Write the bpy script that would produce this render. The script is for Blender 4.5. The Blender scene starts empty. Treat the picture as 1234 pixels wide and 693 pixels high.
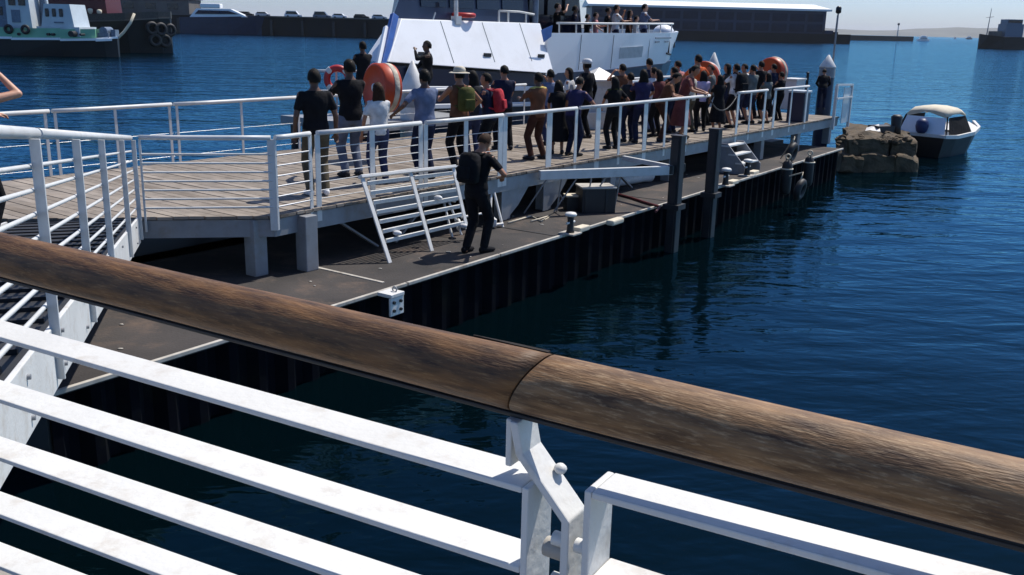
import bpy, bmesh, math, random
from mathutils import Vector, Matrix
random.seed(7)
R = math.radians
sc = bpy.context.scene
col = sc.collection
V = Vector

# ------------------------------------------------------------------ camera, sky, sun, exposure
CAM_H = 4.3
F = 1150.0                      # focal length in photo pixels (photo 1234 x 693)
PITCH = math.atan(315 / F)
ROLL = 0.024
fw = V((0, math.cos(PITCH), -math.sin(PITCH)))
rt0 = V((1, 0, 0)); up0 = rt0.cross(fw)
rt = rt0 * math.cos(ROLL) + up0 * math.sin(ROLL)
up = -rt0 * math.sin(ROLL) + up0 * math.cos(ROLL)
cd = bpy.data.cameras.new('camera'); cam = bpy.data.objects.new('camera', cd); col.objects.link(cam)
cam.matrix_world = Matrix(((rt.x, up.x, -fw.x, 0), (rt.y, up.y, -fw.y, 0), (rt.z, up.z, -fw.z, CAM_H), (0, 0, 0, 1)))
cd.sensor_width = 36; cd.lens = F / 1234 * 36; cd.clip_start = 0.05; cd.clip_end = 60000
sc.camera = cam

SUN_AZ = math.atan2(0.72, 0.70)         # clockwise from +Y
SUN_EL = R(59)
w = bpy.data.worlds.new('World'); sc.world = w; w.use_nodes = True
nt = w.node_tree
sky = nt.nodes.new('ShaderNodeTexSky'); sky.sky_type = 'NISHITA'; sky.sun_disc = False
sky.sun_elevation = SUN_EL; sky.sun_rotation = SUN_AZ
sky.dust_density = 1.0; sky.air_density = 0.65; sky.ozone_density = 3.0
bg = nt.nodes['Background']; bg.inputs[1].default_value = 0.125
tint = nt.nodes.new('ShaderNodeMix'); tint.data_type = 'RGBA'; tint.blend_type = 'MULTIPLY'; tint.inputs[0].default_value = 1.0
tint.inputs[7].default_value = (0.86, 0.955, 1.10, 1)       # the cool white balance of the photograph
nt.links.new(sky.outputs[0], tint.inputs[6]); sat = nt.nodes.new('ShaderNodeHueSaturation'); sat.inputs['Saturation'].default_value = 1.1
nt.links.new(tint.outputs[2], sat.inputs['Color']); nt.links.new(sat.outputs[0], bg.inputs[0])
sd = V((math.sin(SUN_AZ) * math.cos(SUN_EL), math.cos(SUN_AZ) * math.cos(SUN_EL), math.sin(SUN_EL)))
sl = bpy.data.lights.new('sun', 'SUN'); sl.energy = 4.8; sl.angle = R(0.5); sl.color = (1, 0.95, 0.87)
so = bpy.data.objects.new('sun', sl); col.objects.link(so)
so.rotation_euler = sd.to_track_quat('Z', 'Y').to_euler(); so.location = (20, 10, 40)
sc.view_settings.view_transform = 'Standard'; sc.view_settings.look = 'None'
sc.view_settings.exposure = 0.15; sc.view_settings.gamma = 1.0

# ------------------------------------------------------------------ helpers
CAM = V((0, 0, CAM_H))
def ray(x, y): return fw * F + rt * (x - 617) - up * (y - 346.5)
def at(x, y, z):
    d = ray(x, y); return CAM + d * ((z - CAM_H) / d.z)
def atY(x, y, Y):
    d = ray(x, y); return CAM + d * (Y / d.y)
OX, OY = -2.8, 13.35
U = V((0.597, 0.802, 0)).normalized(); N = V((-U.y, U.x, 0))
def st(s, t, z=0.0): return V((OX, OY, 0)) + U * s + N * t + V((0, 0, z))
def at_t(x, y, t):             # where the line of sight meets the vertical plane at distance t from the near railing
    d = ray(x, y); o = V((OX, OY, 0))
    k = (t - (CAM - o).dot(N)) / d.dot(N); return CAM + d * k
def s_of(p): return (V((p.x, p.y, 0)) - V((OX, OY, 0))).dot(U)
def t_of(p): return (V((p.x, p.y, 0)) - V((OX, OY, 0))).dot(N)
DECK = 1.75; PON = 0.9

def frame(d, ref=V((0, 0, 1))):
    d = d.normalized()
    if abs(d.dot(ref)) > 0.98: ref = V((0, 1, 0)) if abs(d.y) < .9 else V((1, 0, 0))
    x = d.cross(ref).normalized(); return x, x.cross(d).normalized(), d

class MB:
    def __init__(self): self.v = []; self.f = []; self.sm = []; self.mi = []; self.cur = 0
    def add(self, vs, fs, smooth=False):
        b = len(self.v); self.v += [V(p) for p in vs]
        for f in fs:
            self.f.append([i + b for i in f]); self.sm.append(smooth); self.mi.append(self.cur)
        return self
    def hexa(self, p):  # 4 bottom (ccw) + 4 top
        return self.add(p, [(3, 2, 1, 0), (4, 5, 6, 7), (0, 1, 5, 4), (1, 2, 6, 5), (2, 3, 7, 6), (3, 0, 4, 7)])
    def box(self, c, size, rz=0.0, axes=None):
        c = V(c); hx, hy, hz = size[0] / 2, size[1] / 2, size[2] / 2
        if axes: ax, ay, az = axes
        else:
            ax = V((math.cos(rz), math.sin(rz), 0)); ay = V((-math.sin(rz), math.cos(rz), 0)); az = V((0, 0, 1))
        q = [(-1, -1), (1, -1), (1, 1), (-1, 1)]
        return self.hexa([c + ax * hx * a + ay * hy * b - az * hz for a, b in q] + [c + ax * hx * a + ay * hy * b + az * hz for a, b in q])
    def bar(self, a, b, w_, h, ref=V((0, 0, 1))):   # w_ sideways, h along ref
        a, b = V(a), V(b); x, y, d = frame(b - a, ref)
        q = [(-1, -1), (1, -1), (1, 1), (-1, 1)]
        return self.hexa([a + x * w_ / 2 * i + y * h / 2 * j for i, j in q] + [b + x * w_ / 2 * i + y * h / 2 * j for i, j in q])
    def tube(self, a, b, r0, r1=None, n=10, cap=True, smooth=True):
        a, b = V(a), V(b); r1 = r0 if r1 is None else r1
        x, y, d = frame(b - a)
        vs = []
        for c, r in ((a, r0), (b, r1)):
            vs += [c + (x * math.cos(2 * math.pi * k / n) + y * math.sin(2 * math.pi * k / n)) * r for k in range(n)]
        self.add(vs, [(k, (k + 1) % n, n + (k + 1) % n, n + k) for k in range(n)], smooth)
        if cap: self.add(vs, [tuple(range(n - 1, -1, -1)), tuple(range(n, 2 * n))], False)
        return self
    def path(self, pts, r, n=8):
        pts = [V(p) for p in pts]; rings = []
        for i, p in enumerate(pts):
            d = (pts[min(i + 1, len(pts) - 1)] - pts[max(i - 1, 0)])
            x, y, _ = frame(d)
            rings.append([p + (x * math.cos(2 * math.pi * k / n) + y * math.sin(2 * math.pi * k / n)) * r for k in range(n)])
        return self.loft(rings, True)
    def loft(self, rings, smooth=True, cap=True):
        n = len(rings[0]); vs = [p for r in rings for p in r]; fs = []
        for i in range(len(rings) - 1):
            for k in range(n):
                fs.append((i * n + k, i * n + (k + 1) % n, (i + 1) * n + (k + 1) % n, (i + 1) * n + k))
        self.add(vs, fs, smooth)
        if cap: self.add([], [[i + 0 for i in range(0)]][:0]); m = len(self.v) - len(vs); self.f.append([m + i for i in range(n - 1, -1, -1)]); self.f.append([m + (len(rings) - 1) * n + i for i in range(n)]); self.sm += [False, False]; self.mi += [self.cur] * 2
        return self
    def lathe(self, c, prof, n=20, axis=V((0, 0, 1)), smooth=True):
        c = V(c); x, y, d = frame(V(axis))
        rings = [[c + d * h + (x * math.cos(2 * math.pi * k / n) + y * math.sin(2 * math.pi * k / n)) * max(r, 1e-4) for k in range(n)] for r, h in prof]
        return self.loft(rings, smooth)
    def ball(self, c, r, n=10, m=7):
        c = V(c); r = V((r, r, r)) if isinstance(r, (int, float)) else V(r)
        rings = []
        for i in range(m + 1):
            a = math.pi * i / m; s_ = max(math.sin(a), 0.02)
            rings.append([c + V((r.x * s_ * math.cos(2 * math.pi * k / n), r.y * s_ * math.sin(2 * math.pi * k / n), -r.z * math.cos(a))) for k in range(n)])
        return self.loft(rings)
    def torus(self, c, R_, r, axis, n=24, m=10):
        c = V(c); x, y, d = frame(V(axis)); vs = []
        for i in range(n):
            a = 2 * math.pi * i / n; e = x * math.cos(a) + y * math.sin(a)
            for k in range(m):
                b = 2 * math.pi * k / m; vs.append(c + e * (R_ + r * math.cos(b)) + d * r * math.sin(b))
        return self.add(vs, [(i * m + k, ((i + 1) % n) * m + k, ((i + 1) % n) * m + (k + 1) % m, i * m + (k + 1) % m) for i in range(n) for k in range(m)], True)
    def prism(self, pts, z0, z1):       # xy polygon ccw
        n = len(pts); vs = [V((p[0], p[1], z0)) for p in pts] + [V((p[0], p[1], z1)) for p in pts]
        return self.add(vs, [tuple(range(n - 1, -1, -1)), tuple(range(n, 2 * n))] + [(k, (k + 1) % n, n + (k + 1) % n, n + k) for k in range(n)])
    def slab(self, quad, th, dirv):     # quad of points extruded along dirv*th
        q = [V(p) for p in quad]; e = V(dirv).normalized() * th; n = len(q)
        vs = q + [p + e for p in q]
        return self.add(vs, [tuple(range(n - 1, -1, -1)), tuple(range(n, 2 * n))] + [(k, (k + 1) % n, n + (k + 1) % n, n + k) for k in range(n)])

LOC = {}
def tag(o, label=None, cat=None, group=None, kind=None):
    for k, v_ in (('label', label), ('category', cat), ('group', group), ('kind', kind)):
        if v_: o[k] = v_
    return o
def empty(name, loc, label=None, cat=None, group=None, rz=0.0):
    o = bpy.data.objects.new(name, None); col.objects.link(o); o.location = loc; o.rotation_euler = (0, 0, rz)
    o.empty_display_size = 0.2; LOC[o.name] = V(loc); tag(o, label, cat, group); return o
def build(name, mb, m, parent=None, bevel=0.0, bseg=2, fix=True):
    """one mesh object; mb in world coordinates, moved into the frame of the top-level thing"""
    base = V((0, 0, 0)); top = parent
    while top is not None and top.parent is not None: top = top.parent
    if top is not None: base = LOC.get(top.name, V((0, 0, 0)))
    me = bpy.data.meshes.new(name)
    me.from_pydata([tuple(p - base) for p in mb.v], [], mb.f)
    for p, s_, i in zip(me.polygons, mb.sm, mb.mi): p.use_smooth = s_; p.material_index = i
    for mm in (m if isinstance(m, (list, tuple)) else [m]): me.materials.append(mm)
    if bevel or fix:
        bm = bmesh.new(); bm.from_mesh(me)
        if fix: bmesh.ops.recalc_face_normals(bm, faces=bm.faces)
        if bevel:
            es = [e for e in bm.edges if len(e.link_faces) == 2 and e.calc_face_angle(0) > 0.6]
            bmesh.ops.bevel(bm, geom=es, offset=bevel, segments=bseg, profile=0.5, affect='EDGES', clamp_overlap=True)
        bm.to_mesh(me); bm.free()
    o = bpy.data.objects.new(name, me); col.objects.link(o)
    if parent is not None: o.parent = parent
    return o

# ------------------------------------------------------------------ materials
def mat(name, c, rough=0.6, metal=0.0, var=0.12, scale=6.0, bump=0.0, bscale=40.0, spec=0.5, dirt=None, dirt_amt=0.0, dirt_scale=2.0, stretch=None, c2=None, rotz=0.0):
    m = bpy.data.materials.new(name); m.use_nodes = True; t = m.node_tree; b = t.nodes['Principled BSDF']
    b.inputs['Roughness'].default_value = rough; b.inputs['Metallic'].default_value = metal
    b.inputs['Specular IOR Level'].default_value = spec
    tc = t.nodes.new('ShaderNodeTexCoord'); src = tc.outputs['Object']
    if rotz:
        m0 = t.nodes.new('ShaderNodeMapping'); m0.inputs['Rotation'].default_value = (0, 0, rotz); t.links.new(src, m0.inputs[0]); src = m0.outputs[0]
    if stretch:
        mp = t.nodes.new('ShaderNodeMapping'); mp.inputs['Scale'].default_value = stretch
        t.links.new(src, mp.inputs[0]); src = mp.outputs[0]
    n = t.nodes.new('ShaderNodeTexNoise'); n.inputs['Scale'].default_value = scale; n.inputs['Detail'].default_value = 5
    t.links.new(src, n.inputs['Vector'])
    mx = t.nodes.new('ShaderNodeMix'); mx.data_type = 'RGBA'
    lo = [max(0, x * (1 - var)) for x in c]; hi = [min(1, x * (1 + var)) for x in c] if c2 is None else list(c2)
    mx.inputs[6].default_value = (*lo, 1); mx.inputs[7].default_value = (*hi, 1)
    rp = t.nodes.new('ShaderNodeMapRange'); rp.inputs[1].default_value = .3; rp.inputs[2].default_value = .7
    t.links.new(n.outputs[0], rp.inputs[0]); t.links.new(rp.outputs[0], mx.inputs[0])
    out = mx.outputs[2]
    if dirt:
        n2 = t.nodes.new('ShaderNodeTexNoise'); n2.inputs['Scale'].default_value = dirt_scale; n2.inputs['Detail'].default_value = 8; n2.inputs['Roughness'].default_value = .7
        t.links.new(src, n2.inputs['Vector'])
        r2 = t.nodes.new('ShaderNodeMapRange'); r2.inputs[1].default_value = .52; r2.inputs[2].default_value = .7; r2.inputs[4].default_value = dirt_amt
        t.links.new(n2.outputs[0], r2.inputs[0])
        m2 = t.nodes.new('ShaderNodeMix'); m2.data_type = 'RGBA'; m2.inputs[7].default_value = (*dirt, 1)
        t.links.new(r2.outputs[0], m2.inputs[0]); t.links.new(out, m2.inputs[6]); out = m2.outputs[2]
    t.links.new(out, b.inputs['Base Color'])
    if bump:
        n3 = t.nodes.new('ShaderNodeTexNoise'); n3.inputs['Scale'].default_value = bscale; n3.inputs['Detail'].default_value = 4
        t.links.new(src, n3.inputs['Vector'])
        bp = t.nodes.new('ShaderNodeBump'); bp.inputs['Strength'].default_value = 0.6; bp.inputs['Distance'].default_value = bump
        t.links.new(n3.outputs[0], bp.inputs['Height']); t.links.new(bp.outputs[0], b.inputs['Normal'])
    return m

M = {}
TROT = math.atan2(.521, .854)        # grain runs along the foreground handrail
M['white'] = mat('white_paint', (.64, .635, .61), .5, var=.06, scale=3, dirt=(.40, .33, .25), dirt_amt=.5, dirt_scale=7, bump=.003, bscale=45)
M['railwhite'] = mat('rail_white_paint', (.60, .60, .585), .42, var=.06, scale=4, dirt=(.4, .37, .33), dirt_amt=.4, dirt_scale=6)
M['steelgrey'] = mat('grey_white_steel', (.24, .25, .265), .5, var=.12, scale=5, dirt=(.2, .16, .12), dirt_amt=.5, dirt_scale=4)
M['wire'] = mat('stainless_wire', (.55, .55, .55), .35, metal=.6, var=.05)
M['timber'] = mat('weathered_timber', (.060, .024, .007), .62, var=.45, scale=1.0, stretch=(9, 60, 60), rotz=TROT, c2=(.185, .088, .030), dirt=(.36, .22, .10), dirt_amt=.4, dirt_scale=3.5, bump=.0025, bscale=5)
M['timber2'] = mat('bleached_timber', (.085, .034, .010), .62, var=.45, scale=1.0, stretch=(9, 60, 60), rotz=TROT, c2=(.29, .16, .068), dirt=(.60, .42, .24), dirt_amt=.5, dirt_scale=3.2, bump=.0025, bscale=5)
M['crack'] = mat('timber_joint', (.015, .009, .005), .9)
M['plank'] = mat('deck_plank', (.21, .175, .14), .8, var=.25, scale=3, stretch=(2, 2, 2), dirt=(.16, .12, .08), dirt_amt=.5, dirt_scale=1.6, bump=.004, bscale=50)
M['plank2'] = mat('deck_plank_pale', (.26, .22, .18), .8, var=.22, scale=3, dirt=(.2, .15, .1), dirt_amt=.5, dirt_scale=1.4, bump=.004, bscale=50)
M['plank3'] = mat('deck_plank_dark', (.165, .132, .10), .8, var=.25, scale=3, dirt=(.13, .1, .07), dirt_amt=.5, dirt_scale=1.8, bump=.004, bscale=50)
M['asphalt'] = mat('pontoon_deck', (.020, .018, .018), .85, var=.5, scale=.8, c2=(.05, .042, .038), dirt=(.11, .075, .055), dirt_amt=.85, dirt_scale=1.5, bump=.01, bscale=30)
M['edge'] = mat('pale_edge_steel', (.42, .39, .34), .6, var=.25, scale=5, dirt=(.12, .08, .05), dirt_amt=.8, dirt_scale=3)
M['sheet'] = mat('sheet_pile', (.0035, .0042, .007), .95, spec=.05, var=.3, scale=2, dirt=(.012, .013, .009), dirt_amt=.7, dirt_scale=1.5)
M['black'] = mat('black_rubber', (.012, .012, .013), .6, var=.2)
M['blackpaint'] = mat('black_paint', (.010, .011, .014), .4, var=.2, scale=2)
M['navy'] = mat('navy_paint', (.010, .018, .05), .35, var=.15, scale=1)
M['navyglass'] = mat('dark_glass', (.006, .010, .022), .12, var=.2, scale=.8)
M['pile'] = mat('dark_steel_pile', (.016, .016, .019), .55, var=.3, scale=3, dirt=(.012, .016, .012), dirt_amt=.8, dirt_scale=2)
M['orange'] = mat('orange_plastic', (.44, .048, .009), .45, var=.1, scale=4, dirt=(.3, .06, .02), dirt_amt=.5, dirt_scale=5)
M['red'] = mat('red_paint', (.42, .02, .02), .45, var=.15)
M['darkred'] = mat('dark_red_paint', (.085, .008, .010), .5, var=.2)
M['ferry'] = mat('ferry_white_paint', (.80, .81, .82), .35, var=.03, scale=.8, dirt=(.55, .54, .5), dirt_amt=.25, dirt_scale=.9)
M['blue'] = mat('blue_paint', (.03, .10, .34), .4, var=.15)
M['green'] = mat('pale_green_paint', (.19, .44, .28), .5, var=.12, scale=.6)
M['cabin'] = mat('tug_cabin_paint', (.50, .55, .58), .5, var=.08, scale=.8)
M['bluegrey'] = mat('blue_grey_paint', (.12, .16, .22), .5, var=.2)
M['stone'] = mat('old_stone', (.078, .054, .029), .9, var=.45, scale=2.2, dirt=(.035, .033, .02), dirt_amt=.85, dirt_scale=1.6, bump=.05, bscale=9)
M['weed'] = mat('weedy_stone', (.05, .045, .02), .85, var=.4, scale=3, bump=.04, bscale=12)
M['canopy'] = mat('cream_canvas', (.62, .55, .42), .8, var=.1)
M['quaywall'] = mat('quay_wall', (.006, .006, .007), .85, var=.4, scale=.1)
M['quaytop'] = mat('quay_top', (.12, .11, .10), .85, var=.3, scale=.2)
M['concrete'] = mat('walkway_concrete', (.28, .26, .23), .85, var=.2, scale=2, bump=.004)
M['roofwhite'] = mat('white_roof', (.8, .8, .78), .5, var=.03)
M['facade'] = mat('dark_facade', (.014, .026, .06), .5, var=.3, scale=.12)
M['mullion'] = mat('facade_frame', (.07, .09, .12), .5)
M['hill'] = mat('distant_hill', (.10, .105, .09), .9, var=.3, scale=.004)
M['clear'] = mat('clear_plastic', (.75, .8, .85), .15, var=.02)
M['grating'] = mat('dark_grating', (.016, .016, .017), .7, var=.3)
M['tail'] = mat('car_glass', (.01, .012, .016), .15)
for k, c in dict(c_black=(.008, .008, .010), c_navy=(.012, .016, .04), c_grey=(.10, .12, .17), c_bluegrey=(.13, .16, .25), c_brown=(.13, .055, .03), c_redbrown=(.05, .02, .014), c_maroon=(.13, .04, .04), c_red=(.38, .03, .04), c_white=(.6, .6, .6), c_lav=(.42, .37, .55), c_purple=(.028, .026, .075), c_khaki=(.09, .075, .05), c_denim=(.03, .04, .09), c_olive=(.075, .075, .02), c_sunlit_yellow=(.55, .42, .12), c_greygreen=(.12, .14, .14), c_orange=(.55, .10, .03), c_beige=(.5, .45, .36), c_dkgrey=(.025, .026, .03), c_pink=(.45, .2, .2)).items():
    M[k] = mat(k[2:] + '_cloth', c, .85, var=.3, scale=7, bump=.03, bscale=9, spec=.15)
M['skin_d'] = mat('dark_skin', (.10, .045, .025), .5, var=.08)
M['skin_m'] = mat('tan_skin', (.34, .145, .075), .5, var=.08)
M['skin_l'] = mat('light_skin', (.48, .25, .16), .5, var=.08)
M['hair_b'] = mat('black_hair', (.006, .005, .004), .75, spec=.2, var=.3, scale=40)
M['hair_br'] = mat('brown_hair', (.032, .014, .006), .75, spec=.2, var=.3, scale=40)
M['eye'] = mat('eye_dark', (.01, .008, .006), .2)
M['sole'] = mat('white_shoe', (.7, .7, .7), .6)
M['hullblack'] = mat('hull_black', (.008, .009, .010), .45, var=.3, scale=.5)

def water_mat():
    m = bpy.data.materials.new('sea_water'); m.use_nodes = True; t = m.node_tree; b = t.nodes['Principled BSDF']
    b.inputs['Base Color'].default_value = (.0004, .0020, .0030, 1); b.inputs['Roughness'].default_value = .06; b.inputs['IOR'].default_value = 1.33; b.inputs['Specular IOR Level'].default_value = .2
    tc = t.nodes.new('ShaderNodeTexCoord')
    prev = None
    sx_ = t.nodes.new('ShaderNodeSeparateXYZ'); t.links.new(tc.outputs['Object'], sx_.inputs[0])     # sheltered water by the quay, choppier out in the basin
    mr = t.nodes.new('ShaderNodeMapRange'); mr.interpolation_type = 'SMOOTHSTEP'
    for i_, v_ in ((1, 4), (2, 90), (3, .30), (4, 1.4)): mr.inputs[i_].default_value = v_
    t.links.new(sx_.outputs['Y'], mr.inputs[0])
    for sc_, st_, dist, det in ((.22, (.55, 1.3, 1), .30, 3), (1.1, (.6, 1.3, 1), .12, 3), (4.5, (.7, 1.2, 1), .022, 2)):
        mp = t.nodes.new('ShaderNodeMapping'); mp.inputs['Scale'].default_value = st_; mp.inputs['Rotation'].default_value = (0, 0, R(-12))
        t.links.new(tc.outputs['Object'], mp.inputs[0])
        n = t.nodes.new('ShaderNodeTexNoise'); n.inputs['Scale'].default_value = sc_; n.inputs['Detail'].default_value = det; n.inputs['Distortion'].default_value = .4
        t.links.new(mp.outputs[0], n.inputs['Vector'])
        bp = t.nodes.new('ShaderNodeBump'); bp.inputs['Strength'].default_value = 1.0; bp.inputs['Distance'].default_value = dist
        ml = t.nodes.new('ShaderNodeMath'); ml.operation = 'MULTIPLY'; t.links.new(n.outputs[0], ml.inputs[0]); t.links.new(mr.outputs[0], ml.inputs[1])
        t.links.new(ml.outputs[0], bp.inputs['Height'])
        if prev: t.links.new(prev.outputs[0], bp.inputs['Normal'])
        prev = bp
    # blue green water body under a tinted Fresnel reflection
    t.nodes.remove(b); df = t.nodes.new('ShaderNodeBsdfDiffuse'); df.inputs['Color'].default_value = (.0004, .0030, .0045, 1)
    gl = t.nodes.new('ShaderNodeBsdfGlossy'); gl.inputs['Color'].default_value = (.32, .75, 1.0, 1); gl.inputs['Roughness'].default_value = .06
    fr = t.nodes.new('ShaderNodeFresnel'); fr.inputs['IOR'].default_value = 1.20; mx = t.nodes.new('ShaderNodeMixShader')
    for nd in (gl, fr): t.links.new(prev.outputs[0], nd.inputs['Normal'])
    t.links.new(fr.outputs[0], mx.inputs[0]); t.links.new(df.outputs[0], mx.inputs[1]); t.links.new(gl.outputs[0], mx.inputs[2])
    t.links.new(mx.outputs[0], t.nodes['Material Output'].inputs['Surface'])
    return m
M['water'] = water_mat()

# ------------------------------------------------------------------ setting: water, hills, far quays
wm = MB(); wm.add([(-25000, -300, 0), (25000, -300, 0), (25000, 25000, 0), (-25000, 25000, 0)], [(0, 1, 2, 3)])
tag(build('water', wm, M['water'], fix=False), kind='structure')

hb = MB()
hp = [(-2500, 0)] ; xs = list(range(-2000, 9001, 160)); rnd = random.Random(3)
prof = []
for x in xs:
    base = 70 * max(0, min(1, (x - 1500) / 2200)) + 24
    prof.append(base + 22 * math.sin(x * .0016) + 10 * math.sin(x * .0061 + 1) + rnd.uniform(-5, 5))
vs = []; fs = []
for x, h in zip(xs, prof): vs += [(x, 6500, -2), (x, 6900, max(6, h * .6)), (x, 7400, max(8, h)), (x, 8600, -2)]
for i in range(len(xs) - 1):
    for k in range(3): fs.append((i * 4 + k, (i + 1) * 4 + k, (i + 1) * 4 + k + 1, i * 4 + k + 1))
hb.add(vs, fs, True); tag(build('hills', hb, M['hill']), kind='structure')

# left harbour quay
qb = MB(); qb.prism([(-260, 300), (-8, 292), (-4, 420), (-260, 430)], -2, 5.2)
ql = tag(build('far_quay', qb, [M['quaywall']]), kind='structure')
cb = MB(); cb.prism([(-260, 299.5), (-7.5, 291.5), (-7.6, 293.2), (-260, 301.2)], 5.2, 5.55); build('quay_coping', cb, M['quaytop'], ql)
fdm = MB()
for i in range(26):
    x = -250 + i * 9.3; fdm.box((x, 300 - (x + 260) * .0317 - .6, 2.2), (.7, .9, 4.2))
build('timber_fender', fdm, M['blackpaint'], ql)['kind'] = 'stuff'
# right quay under the warehouse and the breakwater beyond
q2 = MB(); q2.prism([(30, 452), (152, 452), (156, 520), (30, 560)], -2, 4.1)
qr = tag(build('warehouse_quay', q2, M['quaywall']), kind='structure')
q3 = MB(); q3.prism([(150, 640), (320, 800), (322, 812), (140, 800)], -2, 3.6)
tag(build('breakwater', q3, M['quaywall']), kind='structure')

# ------------------------------------------------------------------ warehouse
wr = empty('warehouse', (90, 470, 4.1), 'long low warehouse with white roof and dark glazed front on the far quay', 'building')
X0, X1, Y0, Y1, ZT = 34, 143, 462, 500, 14.2
b_ = MB(); b_.box(((X0 + X1) / 2, (Y0 + Y1) / 2, (4.1 + ZT) / 2), (X1 - X0, Y1 - Y0, ZT - 4.1)); build('wall', b_, M['facade'], wr)
b_ = MB(); b_.add([(X0 - 2, Y0 - 1.5, ZT), (X1 + 2, Y0 - 1.5, ZT), (X1 + 2, Y1 + 2, ZT), (X0 - 2, Y1 + 2, ZT), (X0 - 2, Y0 - 1.5, ZT + .9), (X1 + 2, Y0 - 1.5, ZT + .9), (X1 - 1, Y0 + 18, ZT + 3.4), (X0 - 2, Y0 + 18, ZT + 3.4), (X1 + 2, Y1 + 2, ZT + .9), (X0 - 2, Y1 + 2, ZT + .9)],
    [(3, 2, 1, 0), (0, 1, 5, 4), (4, 5, 6, 7), (7, 6, 8, 9), (2, 3, 9, 8), (1, 2, 8, 6, 5), (0, 4, 7, 9, 3)]); build('roof', b_, M['roofwhite'], wr)
mw = bpy.data.meshes.new('window')
pane = MB(); pane.box((0, 0, 0), (7.0, .2, 3.6)); n0 = None
for r_ in range(2):
    for i in range(13):
        x = X0 + 4.5 + i * 8.3; z = 6.6 + r_ * 4.6
        if n0 is None:
            n0 = build('window', MB().box((x, Y0 - .05, z), (7.0, .22, 3.5)), mat('facade_glass', (.010, .018, .04), .4, spec=.2, var=.4, scale=.3), wr); fx = (x, z)
        else:
            o = n0.copy(); o.location = (x - fx[0], 0, z - fx[1]); col.objects.link(o)
b_ = MB(); b_.box((X1 + 1.5, Y0 + 3, 4.9), (5, 6, 1.6)); build('annex', b_, M['facade'], wr)

# ------------------------------------------------------------------ boats
def hull(mb, o, ax, sts, lat=None):
    """sts: (along, half deck beam, half waterline beam, deck z, keel z)"""
    o = V(o); ax = V(ax).normalized(); la = V((-ax.y, ax.x, 0))
    rings = []
    for a, bd, bw, zd, zk in sts:
        p = o + ax * a; rings.append([p + la * bd + V((0, 0, zd)), p + la * bw + V((0, 0, .0)), p + la * bw * .5 + V((0, 0, zk)), p - la * bw * .5 + V((0, 0, zk)), p - la * bw + V((0, 0, .0)), p - la * bd + V((0, 0, zd))])
    return mb.loft(rings, False)

# grey-green workboat, bow to the right
tb = empty('workboat', (-56, 108, 0), 'pale green and white workboat with black hull moored at far left', 'boat')
ax = V((1, 0, 0)); o = V((-76, 108, 0)); oy = 108
h = MB(); hull(h, o, ax, [(0, 2.6, 2.4, 1.75, -1), (4, 3, 2.8, 1.7, -1), (22, 3, 2.8, 1.75, -1), (27, 2.6, 2.2, 1.9, -1), (31, 1.2, .8, 2.1, -1), (32.1, .3, .2, 2.2, -.6)]); build('hull', h, M['hullblack'], tb)
blk = [(4, -3.02), (10, -3.08), (22, -3.06), (27, -2.66), (30.3, -1.5)]
for sg, nm in ((1, 'near'), (-1, 'far')):
    h = MB()
    for (a0, y0), (a1, y1) in zip(blk, blk[1:]):
        zt0, zt1 = [2.95 if a < 27 else 2.95 for a in (a0, a1)]
        h.hexa([V((o.x + a0, oy + y0 * sg, 1.8)), V((o.x + a1, oy + y1 * sg, 1.85)), V((o.x + a1, oy + (y1 + .2) * sg, 1.85)), V((o.x + a0, oy + (y0 + .2) * sg, 1.8)), V((o.x + a0, oy + y0 * sg, 2.85)), V((o.x + a1, oy + y1 * sg, 2.95)), V((o.x + a1, oy + (y1 + .2) * sg, 2.95)), V((o.x + a0, oy + (y0 + .2) * sg, 2.85))])
    build('bulwark', h, M['green'], tb)
h = MB()
for (a0, y0), (a1, y1) in zip(blk, blk[1:] + [(31.8, -.8)]): h.bar(V((o.x + a0, oy + y0 - .12, 1.76)), V((o.x + a1, oy + y1 - .12, 1.86)), .26, .24)
h.bar(V((o.x + 30.3, oy - 1.62, 1.9)), V((o.x + 32.2, oy - .3, 2.1)), .24, .22); build('rubbing_strake', h, M['ferry'], tb)
def cabin(parent, name, x0, x1, y0, y1, z0, z1, m, rake0=0, rake1=0):
    b = MB(); b.hexa([V((x0, y0, z0)), V((x1, y0, z0)), V((x1, y1, z0)), V((x0, y1, z0)), V((x0 + rake0, y0 + .1, z1)), V((x1 - rake1, y0 + .1, z1)), V((x1 - rake1, y1 - .1, z1)), V((x0 + rake0, y1 - .1, z1))]); return build(name, b, m, parent)
cabin(tb, 'aft_cabin', -57.6, -54.75, oy - 2.1, oy + 2.1, 1.7, 6.6, M['bluegrey'])
for x in (-56.9, -55.6): build('window', MB().box((x, oy - 2.06, 4.6), (.8, .12, .9)), M['navyglass'], tb)
wh = cabin(tb, 'wheelhouse', -54.7, -52.0, oy - 2.3, oy + 2.3, 1.7, 7.6, M['cabin'], 0, .35)
for x in (-54.0, -52.95): build('window', MB().box((x, oy - 2.26, 5.75), (.72, .14, 1.1)), M['navyglass'], wh)
build('door', MB().box((-53.7, oy - 2.3, 4.1), (.9, .12, 1.3)), M['bluegrey'], wh)
fc = cabin(tb, 'forward_cabin', -51.5, -47.5, oy - 2.0, oy + 2.0, 1.7, 5.45, M['cabin'], .7, .55)
build('cabin_base', MB().box((-49.4, oy - .0, 2.6), (4.6, 4.3, 1.0)), M['cabin'], fc)
for x in (-50.5, -49.75, -49.0): build('porthole_window', MB().box((x, oy - 1.98, 4.55), (.42, .16, .85)), M['navyglass'], fc, bevel=.12)
build('nameplate', MB().box((-49.3, oy - 2.02, 3.55), (1.0, .10, .14)), M['bluegrey'], fc)
build('funnel', MB().tube((-51.75, oy, 1.7), (-51.75, oy, 7.6), .45, .35), M['bluegrey'], tb)
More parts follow.
